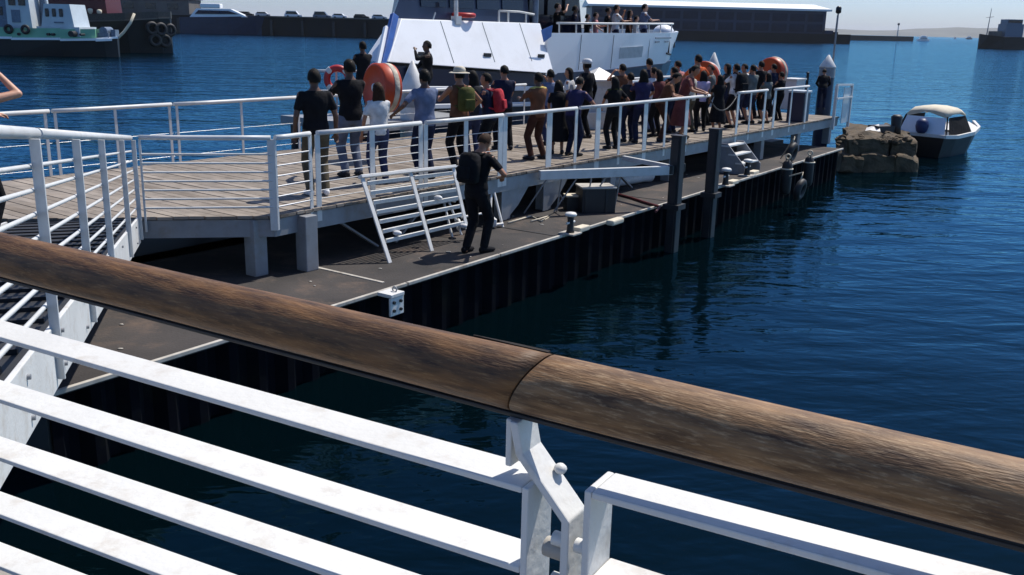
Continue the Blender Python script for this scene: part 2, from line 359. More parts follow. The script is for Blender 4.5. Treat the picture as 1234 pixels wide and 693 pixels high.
build('winch', MB().tube((-45.1, oy - .9, 2.75), (-45.1, oy + .9, 2.75), .45).box((-45.1, oy, 2.3), (1.2, 2.0, .5)), M['bluegrey'], tb)
build('anchor_roller', MB().box((-44.2, oy, 2.5), (.5, 1.0, .8)), M['bluegrey'], tb)
build('stern_rail', MB().path([(-58.2, oy - 2.6, 2.9), (-58.2, oy - 2.6, 3.9), (-56.4, oy - 2.6, 4.0), (-56.4, oy - 2.6, 2.9)], .06), M['cabin'], tb)
build('deck_net_heap', MB().ball((-59.3, oy - 1.5, 3.1), (1.3, 1.0, .9), 12, 8), M['green'], tb)
for x in (-54.2, -52.4): build('tyre_fender', MB().torus((x, oy - 3.2, 2.75), .36, .16, (0, 1, 0), 16, 8), M['black'], tb)
h = MB()
for x, z_, r_ in ((-53.2, 2.25, .16), (-50.1, 2.3, .14), (-49.6, 2.3, .14), (-47.6, 2.4, .32), (-46.6, 2.35, .12)): h.tube((x, oy - 3.2, z_), (x, oy - 2.2, z_), r_)
build('fairlead', h, M['black'], tb)
build('mast', MB().tube((-53.3, oy, 7.6), (-53.3, oy, 12), .12, .06).tube((-54.4, oy, 9.6), (-52.2, oy, 9.6), .05), M['cabin'], tb)

# black tug behind
tg = empty('tugboat', (-48, 122, 0), 'black hulled tug with dark red deckhouse and tyre fenders behind the green workboat', 'boat')
o = V((-76, 124, 0)); ax = V((1, 0, 0)); ty = 124
h = MB(); hull(h, o, ax, [(0, 3.6, 3.4, 3.0, -1), (10, 3.9, 3.7, 3.0, -1), (22, 3.9, 3.6, 3.5, -1), (28, 3.2, 2.4, 3.8, -1), (31.4, 1.3, .6, 4.1, -.6), (32.4, .3, .1, 4.2, 1.0)]); build('hull', h, M['hullblack'], tg)
cabin(tg, 'deckhouse', -58, -50.4, ty - 2.4, ty + 2.4, 3.0, 8.0, M['darkred'], .3, .4)
build('bridge', MB().box((-55.0, ty, 9.2), (4.6, 4, 2.4)), M['white'], tg)
build('hatch_house', MB().box((-51.5, ty - 1.4, 4.6), (1.6, 1.2, 1.2)), M['bluegrey'], tg); build('vent_cowl', MB().lathe((-52.3, ty - 3.0, 3.6), [(.16, 0), (.16, 1.0), (.3, 1.2), (.3, 1.5), (.1, 1.6)], 12), M['canopy'], tg); build('vent_cowl', MB().lathe((-51.2, ty - 3.0, 3.6), [(.16, 0), (.16, .9), (.3, 1.1), (.3, 1.4), (.1, 1.5)], 12), M['canopy'], tg)
TBM = mat('tug_bulwark_paint', (.05, .045, .04), .6, var=.3)
bl_ = [(14, -3.95, 3.2, 4.35), (22, -3.95, 3.5, 4.45), (28, -3.3, 3.8, 4.75), (31.4, -1.35, 4.1, 5.0), (32.5, -.2, 4.2, 5.05)]
for sg in (1, -1):
    h = MB()
    for (a0, y0, z0, z1), (a1, y1, w0, w1) in zip(bl_, bl_[1:]):
        h.hexa([V((o.x + a0, ty + y0 * sg, z0)), V((o.x + a1, ty + y1 * sg, w0)), V((o.x + a1, ty + (y1 + .2) * sg, w0)), V((o.x + a0, ty + (y0 + .2) * sg, z0)), V((o.x + a0, ty + y0 * sg, z1)), V((o.x + a1, ty + y1 * sg, w1)), V((o.x + a1, ty + (y1 + .2) * sg, w1)), V((o.x + a0, ty + (y0 + .2) * sg, z1))])
    build('bulwark', h, TBM, tg)
h = MB()
for (a0, y0, z0, z1), (a1, y1, w0, w1) in zip(bl_, bl_[1:]): h.bar(V((o.x + a0, ty + y0 - .1, z0 + .1)), V((o.x + a1, ty + y1 - .1, w0 + .1)), .18, .14)
build('rubbing_strake', h, M['quaytop'], tg)
build('hawser', MB().path([(-50.2, 119.6, 1.0), (-49.0, 119.7, 1.5), (-48.0, 120.0, 2.5), (-47.3, 120.5, 3.6), (-46.9, 120.9, 4.7)], .17), M['canopy'], tg)
for i, (x, y, z) in enumerate([(-45.2, 121.8, 3.0), (-44.4, 122.6, 2.9), (-43.7, 123.8, 2.8), (-45.0, 122.0, 1.6), (-44.2, 123.2, 1.5)]): build('tyre_fender', MB().torus((x, y, z), .62, .24, (.6, -.6, 0), 16, 8), M['black'], tg)

# dark ship at the right edge
sh = empty('dark_ship', (204.0, 410, 0), 'dark silhouetted work ship with mast and bridge at the right edge', 'ship')
o = V((186.5, 400, 0)); ax = V((1, .05, 0))
h = MB(); hull(h, o, ax, [(0, .6, .3, 5.6, 0), (2, 3.4, 2.0, 5.2, -1), (8, 5, 4.4, 4.6, -1), (30, 5, 4.6, 4.9, -1), (52, 5, 4.6, 5.2, -1)]); build('hull', h, M['hullblack'], sh)
build('bridge', MB().box((199.0, 401, 7.2), (7, 7, 5)).box((199.0, 401, 10.6), (6, 6, 1.8)), M['bluegrey'], sh)
build('bridge_window', MB().box((199.0, 397.85, 10.7), (5.4, .2, 1.0)), M['navyglass'], sh)
build('foredeck_block', MB().box((193.0, 401, 5.6), (3, 5, 2.4)), M['quaytop'], sh)
build('mast', MB().tube((189.5, 400.5, 5), (189.9, 400.5, 15.6), .22, .1).tube((188.3, 400.5, 12), (191.3, 400.5, 12.4), .1), M['bluegrey'], sh)
build('stern_house', MB().box((216.5, 401, 7), (18, 7, 4)), M['bluegrey'], sh)

# far white ferry and small white boats near the horizon
def far_boat(name, px, py, L, label, cat, group=None, h0=2.0):
    p = at(px, py, 0); e = empty(name, p, label, cat, group)
    b = MB(); hull(b, p + V((-L / 2, 0, 0)), (1, .1, 0), [(0, L * .14, L * .13, h0, -.5), (L * .7, L * .14, L * .12, h0, -.5), (L, .2, .1, h0 * 1.3, -.3)]); build('hull', b, M['navy'] if L > 12 else M['ferry'], e)
    b = MB(); b.box(p + V((-L * .05, 0, h0 + L * .09)), (L * .62, L * .24, L * .18)); build('cabin', b, M['ferry'], e, bevel=.2)
    b = MB(); b.box(p + V((-L * .05, 0, h0 + L * .24)), (L * .4, L * .2, L * .1)); build('wheelhouse', b, M['ferry'], e, bevel=.2)
    b = MB(); b.box(p + V((-L * .05, -L * .125, h0 + L * .1)), (L * .5, .1, L * .06)); build('window', b, M['navyglass'], e)
    return e
far_boat('passenger_ferry', 1113, 49.6, 10.5, 'small white passenger ferry heading in near the horizon', 'ferry', h0=1.5)
far_boat('motorboat', 1168, 47.3, 13, 'larger of two white boats on the hazy horizon beside the dark ship', 'boat')
far_boat('motorboat', 1151, 46.8, 6, 'smaller of two white boats on the hazy horizon', 'boat')

# breakwater light, navigation marks
bl = empty('harbour_light', (300, 786, 3.6), 'slender light tower at the end of the breakwater', 'light tower')
build('tower', MB().tube((302, 788, 3.6), (302, 788, 12), .5, .3, 8), M['white'], bl); build('lantern', MB().tube((302, 788, 12), (302, 788, 13.6), .9, .9, 8), M['blackpaint'], bl)
for px, lab in ((997, 'thin grey mast standing on the quay right of the warehouse'),):
    p = at(px, 41, 4.1) if False else V((148, 462, 4.1)); e = empty('quay_mast', p, lab, 'mast'); build('pole', MB().tube(p, p + V((0, 0, 8.5)), .22, .1, 8), M['bluegrey'], e); build('foot', MB().box(p + V((0, 0, .5)), (2, 2, 1)), M['quaywall'], e)

# far quay: yacht, cars, huts
def car(name, p, rz, m, label, group, L=4.4, van=False):
    p = V(p); e = empty(name, p, label, 'van' if van else 'car', group)
    cx = V((math.cos(rz), math.sin(rz), 0)); cy = V((-cx.y, cx.x, 0))
    def w3(a, b, z): return p + cx * a + cy * b + V((0, 0, z))
    pr = [(-L / 2, .35), (L / 2, .35), (L / 2, .8), (L * .32, .95), (-L / 2, 1.0)]
    b = MB(); b.loft([[w3(a, s_ * .88, z) for a, z in pr] for s_ in (-1, 1)], False); build('body', b, m, e)
    hi = 2.0 if van else 1.5
    pr = [(-L * .47, 1.0), (L * .3, .97), (L * .15, hi), (-L * .4, hi)]
    b = MB(); b.loft([[w3(a, s_ * .78, z) for a, z in pr] for s_ in (-1, 1)], False); build('cabin', b, m, e)
    b = MB(); b.loft([[w3(a * .9, s_ * .80, 1.05 + (z - 1.0) * .8) for a, z in pr] for s_ in (-1, 1)], False); build('side_window', b, M['tail'], e)
    for a in (-L * .3, L * .3):
        for s_ in (-1, 1): build('wheel', MB().tube(w3(a, s_ * .72, .34), w3(a, s_ * .92, .34), .34, n=12), M['black'], e)
g = 'cars parked on the far left quay'
carlist = [(-78, 303, M['c_white'], 'white car parked on the far quay beside the tug', False), (-59.5, 300.5, M['bluegrey'], 'blue grey pickup van parked on the far quay under the sky gap', True), (-54, 300, M['ferry'], 'white car parked just right of the blue grey van', False), (-47.5, 300, M['c_dkgrey'], 'dark grey car parked on the quay between two white ones', False), (-42, 299.5, M['cabin'], 'pale grey car parked on the far quay', False), (-36, 299.3, M['c_dkgrey'], 'charcoal car parked nearest the ferry on the quay', False), (-83.5, 303.5, M['c_dkgrey'], 'black car half hidden behind the tug bow on the quay', False), (-68.5, 302, M['ferry'], 'white van parked next to the moored yacht', True)]
for x, y, m, lab, v_ in carlist: car('parked_car', (x, y, 5.2), rnd.uniform(-.1, .1), m, lab, g, van=v_, L=5.4 if v_ else 4.5)
yt = empty('motor_yacht', (-88, 293, 0), 'low white and navy motor yacht moored along the far quay', 'yacht')
o = V((-100, 294, 0))
h = MB(); hull(h, o, (1, .03, 0), [(0, 2.6, 2.4, 4.6, -1), (14, 2.8, 2.4, 5.0, -1), (22, 1.6, .8, 5.4, -1), (26, .1, .1, 5.7, 0)]); build('hull', h, M['navy'], yt)
h = MB(); h.hexa([V((-97, 292, 4.7)), V((-80, 292.4, 5.0)), V((-80, 296, 5.0)), V((-97, 296, 4.7)), V((-95, 292.5, 7.2)), V((-85, 292.7, 7.2)), V((-85, 295.6, 7.2)), V((-95, 295.6, 7.2))]); build('superstructure', h, M['ferry'], yt)
h = MB(); h.hexa([V((-95.4, 291.9, 5.6)), V((-82.6, 292.1, 5.8)), V((-82.6, 296.1, 5.8)), V((-95.4, 296.1, 5.6)), V((-94.4, 292.2, 6.7)), V((-85.6, 292.4, 6.7)), V((-85.6, 295.9, 6.7)), V((-94.4, 295.9, 6.7))]); build('window_band', h, M['navyglass'], yt)
build('flybridge', MB().box((-91, 294, 8.0), (6, 3, 1.3)), M['ferry'], yt, bevel=.3)
sh2 = empty('quayside_shed', (-118, 315, 5.2), 'low dark shed on the far quay above the tug', 'shed')
build('wall', MB().box((-118, 316, 7.6), (30, 12, 4.8)), M['quaytop'], sh2); build('roof', MB().box((-118, 316, 10.2), (31, 13, .5)), M['bluegrey'], sh2)
for i in range(4): build('window', MB().box((-129 + i * 7, 309.9, 7.8), (3.2, .2, 1.8)), M['navyglass'], sh2)

# ------------------------------------------------------------------ jetty
P1, P2, P3 = V((-4.95, 12.38, 0)), V((-3.22, 12.68, 0)), V((OX, OY, 0))
P0 = V((-12.0, 11.0, 0)); SE = s_of(at_t(1011, 130, 0)); P4 = st(SE, 0)
print('SE', SE)
near = [P0, P1, P2, P3 - N * .04, P4 - N * .04]
nst = [(s_of(p), t_of(p)) for p in near]
TF = 5.2
def near_t(s):
    for (s0, t0), (s1, t1) in zip(nst, nst[1:]):
        if s0 <= s <= s1: return t0 + (t1 - t0) * (s - s0) / (s1 - s0)
    return nst[0][1] if s < nst[0][0] else nst[-1][1]
jt = empty('wooden_jetty', (P3.x, P3.y, 0), 'timber decked jetty on white steel legs, crowded with waiting people', 'jetty')
PW = .15; i = 0; s = -6.4
pm = [M['plank'], M['plank2'], M['plank'], M['plank3'], M['plank']]
while s < SE - .05:
    a, b = s + .006, s + PW - .006; ta, tb_ = near_t(a), near_t(b)
    if ta < TF - .05:
        dz = rnd.uniform(-.004, .004); e = rnd.uniform(-.015, .01)
        m_ = MB(); z0, z1 = DECK - .04 + dz, DECK + dz
        m_.hexa([st(a, ta - e, z0), st(b, tb_ - e, z0), st(b, TF + e, z0), st(a, TF + e, z0), st(a, ta - e, z1), st(b, tb_ - e, z1), st(b, TF + e, z1), st(a, TF + e, z1)])
        build('plank', m_, rnd.choice(pm), jt, fix=False)
    s += PW
fa = MB()
for a, b in zip(near, near[1:]):
    d = (b - a).normalized(); nn_ = V((-d.y, d.x, 0)); fa.bar(a + nn_ * .06 + V((0, 0, DECK - .175)), b + nn_ * .06 + V((0, 0, DECK - .175)), .05, .24)
build('fascia_beam', fa, M['steelgrey'], jt)
fa = MB(); fa.bar(st(-6, TF - .06, DECK - .175), st(SE, TF - .06, DECK - .175), .05, .24); build('far_beam', fa, M['steelgrey'], jt)
fa = MB(); fa.bar(st(SE - .06, .1, DECK - .175), st(SE - .06, TF - .1, DECK - .175), .05, .24); build('end_beam', fa, M['steelgrey'], jt)
jo = MB()
for t in (1.3, 2.6, 3.9): jo.bar(st(-3.5 + t * -.5, t, DECK - .14), st(SE - .2, t, DECK - .14), .08, .18)
build('joist', jo, M['blackpaint'], jt)
P310 = at(310, 331, PON); P372 = at(371, 325, PON)
cols = [P310, P372] + [st(s_, .2, 0) for s_ in (4.6, 5.9, 8.3, 10.9, 13.5, 16.2, 18.9, SE - .3)]
for p in cols: build('leg', MB().box((p.x, p.y, (PON + DECK - .06) / 2), (.22, .22, DECK - PON - .06), math.atan2(U.y, U.x)), M['steelgrey'], jt, bevel=.012)
for s_ in (-3, 1, 6, 12, 18): build('leg', MB().box(st(s_, 4.2, .3), (.24, .24, 2.7), math.atan2(U.y, U.x)), M['steelgrey'], jt)
p0 = V((P372.x, P372.y, 0))
for k, (s0, s1) in enumerate(((0.5, 1.35), (2.4, 1.75), (5.9, 6.6), (8.3, 9.2), (13.5, 14.4))):
    build('brace', MB().bar(st(s0, .12, DECK - .28), st(s1, .16, PON + .04), .07, .03), M['steelgrey'], jt)
# knee plates under the deck edge
for s_ in (4.6, 5.9): build('knee_plate', MB().slab([st(s_ - .25, .02, DECK - .3), st(s_ + .55, .02, DECK - .3), st(s_ + .25, .02, PON + .25), st(s_ - .1, .02, PON + .02), st(s_ - .25, .02, PON + .02)], .02, N), M['steelgrey'], jt)
# dark support caissons under the deck
build('support_float', MB().hexa([st(-3.4, 2.0, -.3), st(SE - .3, 1.6, -.3), st(SE - .3, 4.9, -.3), st(-6, 4.9, -.3), st(-3.4, 2.0, .9), st(SE - .3, 1.6, .9), st(SE - .3, 4.9, .9), st(-6, 4.9, .9)]), M['black'], jt)

# ------------------------------------------------------------------ railings of the jetty
def railing(label, pts, posts, bars=7, wide=.10, top=.035, z=DECK, hgt=1.05, barm='wire', br=.006, group='railing panels along the near edge of the jetty', dirv=None, foot=-.2, topm='railwhite', first=None, square=False):
    """pts: (a,b) rail ends at floor level; posts: list of (fraction, width)"""
    a, b = pts; d = (b - a).normalized(); e = empty('railing_panel', V((a.x, a.y, a.z)), label, 'railing', group)
    upv = V((0, 0, 1))
    build('top_rail', MB().path([a + upv * hgt, a.lerp(b, .3) + upv * (hgt - .003), a.lerp(b, .7) + upv * (hgt - .002), b + upv * hgt], top, 10), M[topm], e)
    for fr, wd in posts:
        p = a.lerp(b, fr)
        build('post', MB().bar(p + upv * foot, p + upv * (hgt - top * .6), .016 if not square else .05, wd, ref=d), M['railwhite'], e, bevel=.003)
    for k in range(bars):
        zz = .12 + k * (hgt - .22) / bars
        build('rail_bar', MB().tube(a + upv * zz, b + upv * zz, br, n=6), M[barm], e)
    return e
def dk(p, z=DECK): return V((p.x, p.y, z))
def sp(x, y): return s_of(at(x, y, DECK + 1.05))
sx = lambda x, y: st(s_of(at_t(x, y, 0)), 0.0, DECK)
railing('straight white panel of thin bars facing the camera at the jetty corner', (dk(P1) + V((.08, .01, 0)), dk(P2) - V((.02, 0, 0))), [(0.0, .03), (1.0, .10)], br=.0155, barm='railwhite', top=.032)
railing('short angled white panel at the bend of the jetty edge', (dk(P2) + V((.03, .03, 0)), sx(373, 160)), [(.0, .03), (1.0, .06)], bars=6, br=.011)
railing('white railing panel behind the leaning slatted gate panel', (sx(382, 159), sx(507, 149)), [(0, .09), (.5, .1), (1, .09)], bars=7, br=.007, barm='railwhite')
railing('white railing panel above the man on the pontoon', (sx(513, 149), sx(606, 142)), [(0, .09), (.5, .1), (.97, .12)], bars=5)
railing('white railing panel with a broad post beside the brown shirted man', (sx(609, 141), sx(695, 134)), [(.0, .12), (.6, .17), (1.0, .09)], bars=0)
railing('long white railing panel with people leaning over it by the dark piles', (sx(699, 134), sx(855, 117)), [(.12, .17), (.27, .09), (.46, .16), (.62, .09), (.8, .16)], bars=0)
railing('short white panel right of the rope gap in the railing', (sx(889, 114), sx(925, 109)), [(.04, .12), (.45, .08), (.95, .12)], bars=0)
railing('last white railing panel towards the seaward end of the jetty', (sx(934, 107), sx(975, 102.5)), [(.03, .14), (.5, .09), (.97, .12)], bars=0)
a, b = sx(856, 117) + V((0, 0, .95)), sx(889, 114) + V((0, 0, 1.0))
rp = MB().path([a.lerp(b, k / 8) - V((0, 0, .32 * (1 - (2 * k / 8 - 1) ** 2))) for k in range(9)], .016, 6)
tag(build('rope', rp, M['black']), 'dark rope slung across the gap in the near railing', 'rope')
# far side railing
gf = 'railing panels along the far edge of the jetty'
fp = lambda s_: st(s_, TF - .06, DECK)
fw_lab = ['far edge railing panel at the left edge of the view over the water', 'far edge railing panel between two joints over the blue water', 'far edge railing panel ending beside the man in black', 'far edge railing panel behind the orange lifebuoy drum', 'far edge railing panel behind the man in the white sun hat', 'far edge railing panel behind the brown shirted man']
fcut = [(-4.6, -1.05), (-1.0, 1.2), (1.25, 4.2), (4.25, 6.6), (6.65, 9.3), (9.35, 12.0)]
for (a_, b_), lab in zip(fcut, fw_lab): railing(lab, (fp(a_), fp(b_)), [(0.02, .05), (.5, .05), (.98, .05)], bars=2, group=gf, br=.004)
railing('far edge railing panel behind the leaning crowd', (fp(15.0), fp(19.0)), [(0.02, .05), (.5, .05), (.98, .05)], bars=2, group=gf, br=.004)
railing('far edge railing panel at the seaward end of the jetty', (fp(19.05), fp(SE - .2)), [(0.02, .05), (.5, .05), (.98, .05)], bars=2, group=gf, br=.004)

# ------------------------------------------------------------------ ramp from the quay
dr = V((-.331, 1, -.1235)); B0 = V((-4.97, 12.3, DECK)); A0 = B0 - dr * 7.1
def rp_(k): return B0 - dr * (7.1 * (1 - k))        # k=0 upper post near camera, 1 at deck
side = V((-1, -.331, 0)).normalized()
rm = empty('access_ramp', V((A0.x, A0.y, 0)), 'sloping access ramp with dark floor and white side beam at left', 'ramp')
lo_, hi_ = A0 - dr * 2.6, B0 + dr * .0
build('ramp_floor', MB().hexa([lo_ + V((0, 0, -.10)), lo_ + side * 1.5 + V((0, 0, -.10)), hi_ + side * 1.5 + V((0, 0, -.12)), hi_ + V((0, 0, -.12)), lo_ + V((0, 0, -.03)), lo_ + side * 1.5 + V((0, 0, -.03)), hi_ + side * 1.5 + V((0, 0, -.01)), hi_ + V((0, 0, -.01))]), M['grating'], rm)
bt = MB()
for k in range(24):
    p = lo_.lerp(hi_, (k + .5) / 24); bt.bar(p + side * .05 + V((0, 0, -.01)), p + side * 1.45 + V((0, 0, -.01)), .04, .03)
build('tread_batten', bt, M['black'], rm)['kind'] = 'stuff'
out = -side
build('side_beam', MB().bar(lo_ + out * .03 + V((0, 0, -.16)), hi_ + out * .03 + V((0, 0, -.16)), .03, .34), M['white'], rm, bevel=.006)
build('inner_beam', MB().bar(lo_ + side * 1.53 + V((0, 0, -.16)), hi_ + side * 1.53 + V((0, 0, -.16)), .03, .34), M['white'], rm)
for k in range(9):
    p = lo_.lerp(hi_, (k + .35) / 9)
    for dz in (-.06, -.26): build('bolt', MB().tube(p + out * .044 + V((0, 0, dz)), p + out * .062 + V((0, 0, dz)), .014, n=8), M['steelgrey'], rm)
def find_k(px):
    best = min((abs(617 + F * ((rp_(k / 400) + V((0, 0, .6)) - CAM).dot(rt)) / ((rp_(k / 400) + V((0, 0, .6)) - CAM).dot(fw)) - px), k / 400) for k in range(-160, 401)); return best[1]
def ramp_rail(label, k0, k1, posts):
    e = empty('railing_panel', rp_(k0), label, 'railing', 'railing panels along the access ramp')
    a, b = rp_(k0) + out * .02, rp_(k1) + out * .02; Z = V((0, 0, 1))
    build('top_rail', MB().path([a + Z * 1.05, a.lerp(b, .5) + Z * 1.05, b + Z * 1.05], .031, 12), M['railwhite'], e)
    for k in posts:
        p = rp_(k) + out * .06; build('post', MB().bar(p + Z * -.28, p + Z * 1.02, .014, .055, ref=side + dr * .25), M['railwhite'], e, bevel=.003)
    for q in range(7):
        zz = .13 + q * .125
        build('rail_bar', MB().tube(a + Z * zz, b + Z * zz, .0125, n=8), M['railwhite'], e)
ramp_rail('white ramp railing panel with five posts running down to the jetty corner', .0, .995, [find_k(x) for x in (37, 87, 118, 143)] + [.985])
ramp_rail('white ramp railing panel cut by the left edge of the view', -.36, -.008, [-.3])

# ------------------------------------------------------------------ pontoon
E0, E1 = at(60, 475, PON), at(1016, 179, PON); ed = (E1 - E0).normalized(); en = V((-ed.y, ed.x, 0))
L_ = (E1 - E0).length
pt = empty('floating_pontoon', V((E0.x, E0.y, 0)), 'low dark pontoon with sheet pile side below the jetty', 'pontoon')
PB = at(132, 362, PON)
W_ = 4.2
Ba = E0 + en * W_ + V((-.1, .1, 0))
poly = [E0, E1, E1 + en * 3.2, E0 + en * W_]
build('deck_slab', MB().prism([(p.x, p.y) for p in poly], PON - .045, PON), M['asphalt'], pt)
poly2 = [E0 + en * .16 + ed * .05, E1 + en * .16 - ed * .05, E1 + en * 3.1 - ed * .05, E0 + en * (W_ - .1) + ed * .05]
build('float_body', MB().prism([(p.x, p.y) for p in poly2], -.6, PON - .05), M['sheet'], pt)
ed_s = MB()
k = 0.0
while k < L_ - .1:
    ln = min(rnd.uniform(1.8, 3.0), L_ - k); ed_s.bar(E0 + ed * (k + .01) + en * .005 + V((0, 0, -.006)), E0 + ed * (k + ln - .015) + en * .005 + V((0, 0, -.006)), .05, .045); k += ln
build('edge_angle', ed_s, M['edge'], pt, bevel=.006)
shp = MB(); n_ = int(L_ / .105); ring0 = []; ring1 = []
prf = [0, 0, .09, .09]; jit = [rnd.uniform(-.018, .018) for _ in range(n_)]
for i in range(n_):
    p = E0 + ed * (i * .105) + en * (.04 + prf[i % 4] + jit[i // 4]); ring0.append(p + V((0, 0, -.05))); ring1.append(V((p.x, p.y, -.8)))
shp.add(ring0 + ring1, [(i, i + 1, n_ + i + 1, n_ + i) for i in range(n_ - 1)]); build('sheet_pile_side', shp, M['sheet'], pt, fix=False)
build('left_end_wall', MB().bar(E0 + en * .06 + V((0, 0, -.55)), E0 + en * W_ + V((0, 0, -.55)), .06, 1.2), M['black'], pt)
for px0, py0, px1, py1 in ((383, 323, 462, 341),):
    build('steel_seam', MB().bar(at(px0, py0, PON) + V((0, 0, .006)), at(px1, py1, PON) + V((0, 0, .006)), .05, .012), M['edge'], pt)
for s_ in (3.5, 9.0, 13.4, 18.0):
    a_ = E0 + ed * s_; build('steel_seam', MB().bar(a_ + en * .08 + V((0, 0, .004)), a_ + en * 2.4 + V((0, 0, .004)), .05, .008), M['black'], pt)
cc = MB()
for _ in range(26):
    p = E0 + ed * rnd.uniform(.3, L_ - 3) + en * rnd.uniform(.15, 1.6); cc.ball(p + V((0, 0, .008)), (rnd.uniform(.01, .05), rnd.uniform(.01, .03), rnd.uniform(.004, .010)), 6, 4)
tag(build('deck_litter', cc, M['edge']), 'pale flakes and grit scattered over the dark pontoon', 'litter', kind='stuff')

# white bracket on the edge
p = at(474, 357, PON)
fb = empty('edge_fender_bracket', V((p.x, p.y, PON)), 'white bolted mooring bracket on the pontoon edge nearest the camera', 'mooring bracket')
build('top_plate', MB().bar(p - ed * .13 + en * .04 + V((0, 0, .03)), p + ed * .13 + en * .04 + V((0, 0, .03)), .24, .05), M['white'], fb, bevel=.008)
build('face_plate', MB().bar(p - ed * .13 - en * .05 + V((0, 0, -.12)), p + ed * .13 - en * .05 + V((0, 0, -.12)), .03, .24), M['white'], fb, bevel=.006)
for a_ in (-.07, .06):
    for dz in (-.06, -.17): build('bolt', MB().tube(p + ed * a_ - en * .062 + V((0, 0, dz)), p + ed * a_ - en * .09 + V((0, 0, dz)), .022, n=8), M['black'], fb)
build('shackle', MB().torus(p + en * .02 + V((.03, .02, .085)), .035, .01, U, 14, 6), M['steelgrey'], fb)

def bollard(px, py, label, k=1.0):
    p = at(px, py, PON); e = empty('mooring_bollard', V((p.x, p.y, PON)), label, 'bollard', 'mooring bollards on the pontoon edge')
    build('base_plate', MB().box(p + V((0, 0, .015)), (.30 * k, .30 * k, .03), math.atan2(ed.y, ed.x)), M['edge'], e, bevel=.005)
    build('stem', MB().lathe(p + V((0, 0, .03)), [(.075 * k, 0), (.06 * k, .05 * k), (.052 * k, .2 * k), (.06 * k, .27 * k)], 14), M['black'], e)
    build('cap', MB().lathe(p + V((0, 0, .03 + .27 * k)), [(.05 * k, 0), (.10 * k, .015), (.105 * k, .045 * k), (.085 * k, .07 * k), (.03 * k, .082 * k)], 16), M['white'], e)
    build('cross_pin', MB().tube(p - ed * .13 * k + V((0, 0, .2 * k)), p + ed * .13 * k + V((0, 0, .2 * k)), .02 * k, n=8), M['white'], e)
    build('chafe_block', MB().box(p + ed * .32 * k - en * .03 + V((0, 0, .05)), (.34 * k, .16 * k, .09), math.atan2(ed.y, ed.x)), M['canopy'], e, bevel=.02)
bollard(687, 282, 'nearest white capped bollard on the pontoon below the black crate')
bollard(874, 224, 'white capped bollard right of the farther dark pile', 1.1)
bollard(900, 212, 'farthest white capped bollard in front of the boarding steps', 1.1)
p = at(741, 270, PON); tag(build('mooring_chock', MB().box(p + V((0, 0, .05)), (.42, .16, .10), math.atan2(ed.y, ed.x)), M['canopy'], bevel=.03), 'pale worn chock on the pontoon edge left of the dark piles', 'chock')

# dark piles
for px, yw, yt_, lab in ((799, 248, 160, 'left of two dark square piles rising beside the pontoon'), (844, 234, 150, 'right of two dark square piles rising beside the pontoon')):
    p = at(px, yw, PON) - en * .24; zt = 2.3
    e = empty('mooring_pile', V((p.x, p.y, 0)), lab, 'pile', 'dark steel piles beside the pontoon')
    build('shaft', MB().box((p.x, p.y, (zt - 3) / 2), (.22, .22, zt + 3), math.atan2(ed.y, ed.x)), M['pile'], e, bevel=.015)
    build('cap_plate', MB().box((p.x, p.y, zt + .012), (.24, .24, .03), math.atan2(ed.y, ed.x)), M['pile'], e)
    build('guide_flange', MB().bar(V((p.x, p.y, -2)) + en * .0 - ed * .125, V((p.x, p.y, zt - .05)) - ed * .125, .14, .025, ref=ed), M['pile'], e)
    build('collar', MB().box((p.x, p.y, PON + .02), (.34, .34, .10), math.atan2(ed.y, ed.x)), M['pile'], e)
    LOC[e.name]
    if px == 799: PILE = p.copy()
# frame that holds the nearer pile
gf_ = empty('pile_guide_frame', V((PILE.x, PILE.y, 0)), 'white steel bracket reaching from the jetty to the left dark pile', 'bracket')
a1, a2, c1 = st(s_of(at(664, 207, DECK)), -.12, DECK - .09), st(s_of(at(757, 188, DECK)), -.12, DECK - .05), V((PILE.x, PILE.y, DECK - .09)) + (st(0, 0) - st(1, 0)) * .2
build('lower_beam', MB().bar(a1, c1, .10, .17), M['railwhite'], gf_, bevel=.006)
build('diagonal_beam', MB().bar(a2, c1 + V((0, 0, .04)) + U * .08, .08, .09), M['railwhite'], gf_, bevel=.006)
for k in range(6):
    f0 = .05 + k * .11; q = a1.lerp(c1, f0) + V((0, 0, -.09)); r_ = a1.lerp(c1, f0 + (.07 if k % 2 else -.06)) + V((0, 0, -.75)) + N * .3
    build('truss_rod', MB().tube(q, r_, .016, n=6), M['steelgrey'], gf_)
for dv in (U * .24, U * -.24): build('guide_roller', MB().tube(V((PILE.x, PILE.y, DECK - .16)) + dv, V((PILE.x, PILE.y, DECK - .0)) + dv, .06, n=12), M['black'], gf_)

# slatted panel leaning on the jetty edge
def on_edge(x, y): return at_t(x, y, -.12)
b0, b1 = at(470, 317, PON), at(566, 290, PON); t0_, t1_ = on_edge(436, 213), on_edge(546, 201)
lp = empty('slatted_gate_panel', V((b0.x, b0.y, PON)), 'white slatted two bay gate panel leaning from pontoon to jetty edge', 'gate panel')
axn = (b1 - b0).cross(t0_ - b0).normalized()
for f0 in (0, .5, 1.0):
    a_, b_ = b0.lerp(b1, f0), t0_.lerp(t1_, f0); build('stile', MB().bar(a_, b_, .075, .022, ref=axn), M['railwhite'], lp, bevel=.004)
build('top_rail', MB().bar(t0_ - (t1_ - t0_) * .02, t1_ + (t1_ - t0_) * .02, .05, .09, ref=axn), M['railwhite'], lp, bevel=.008)
for k in range(7):
    g0 = .92 - k * .112
    l_, r_ = b0.lerp(t0_, g0), b1.lerp(t1_, g0)
    for q0, q1 in ((.03, .47), (.53, .97)): build('slat', MB().bar(l_.lerp(r_, q0), l_.lerp(r_, q1), .03, .06, ref=V((0, -.2, 1))), M['white'], lp, bevel=.004)
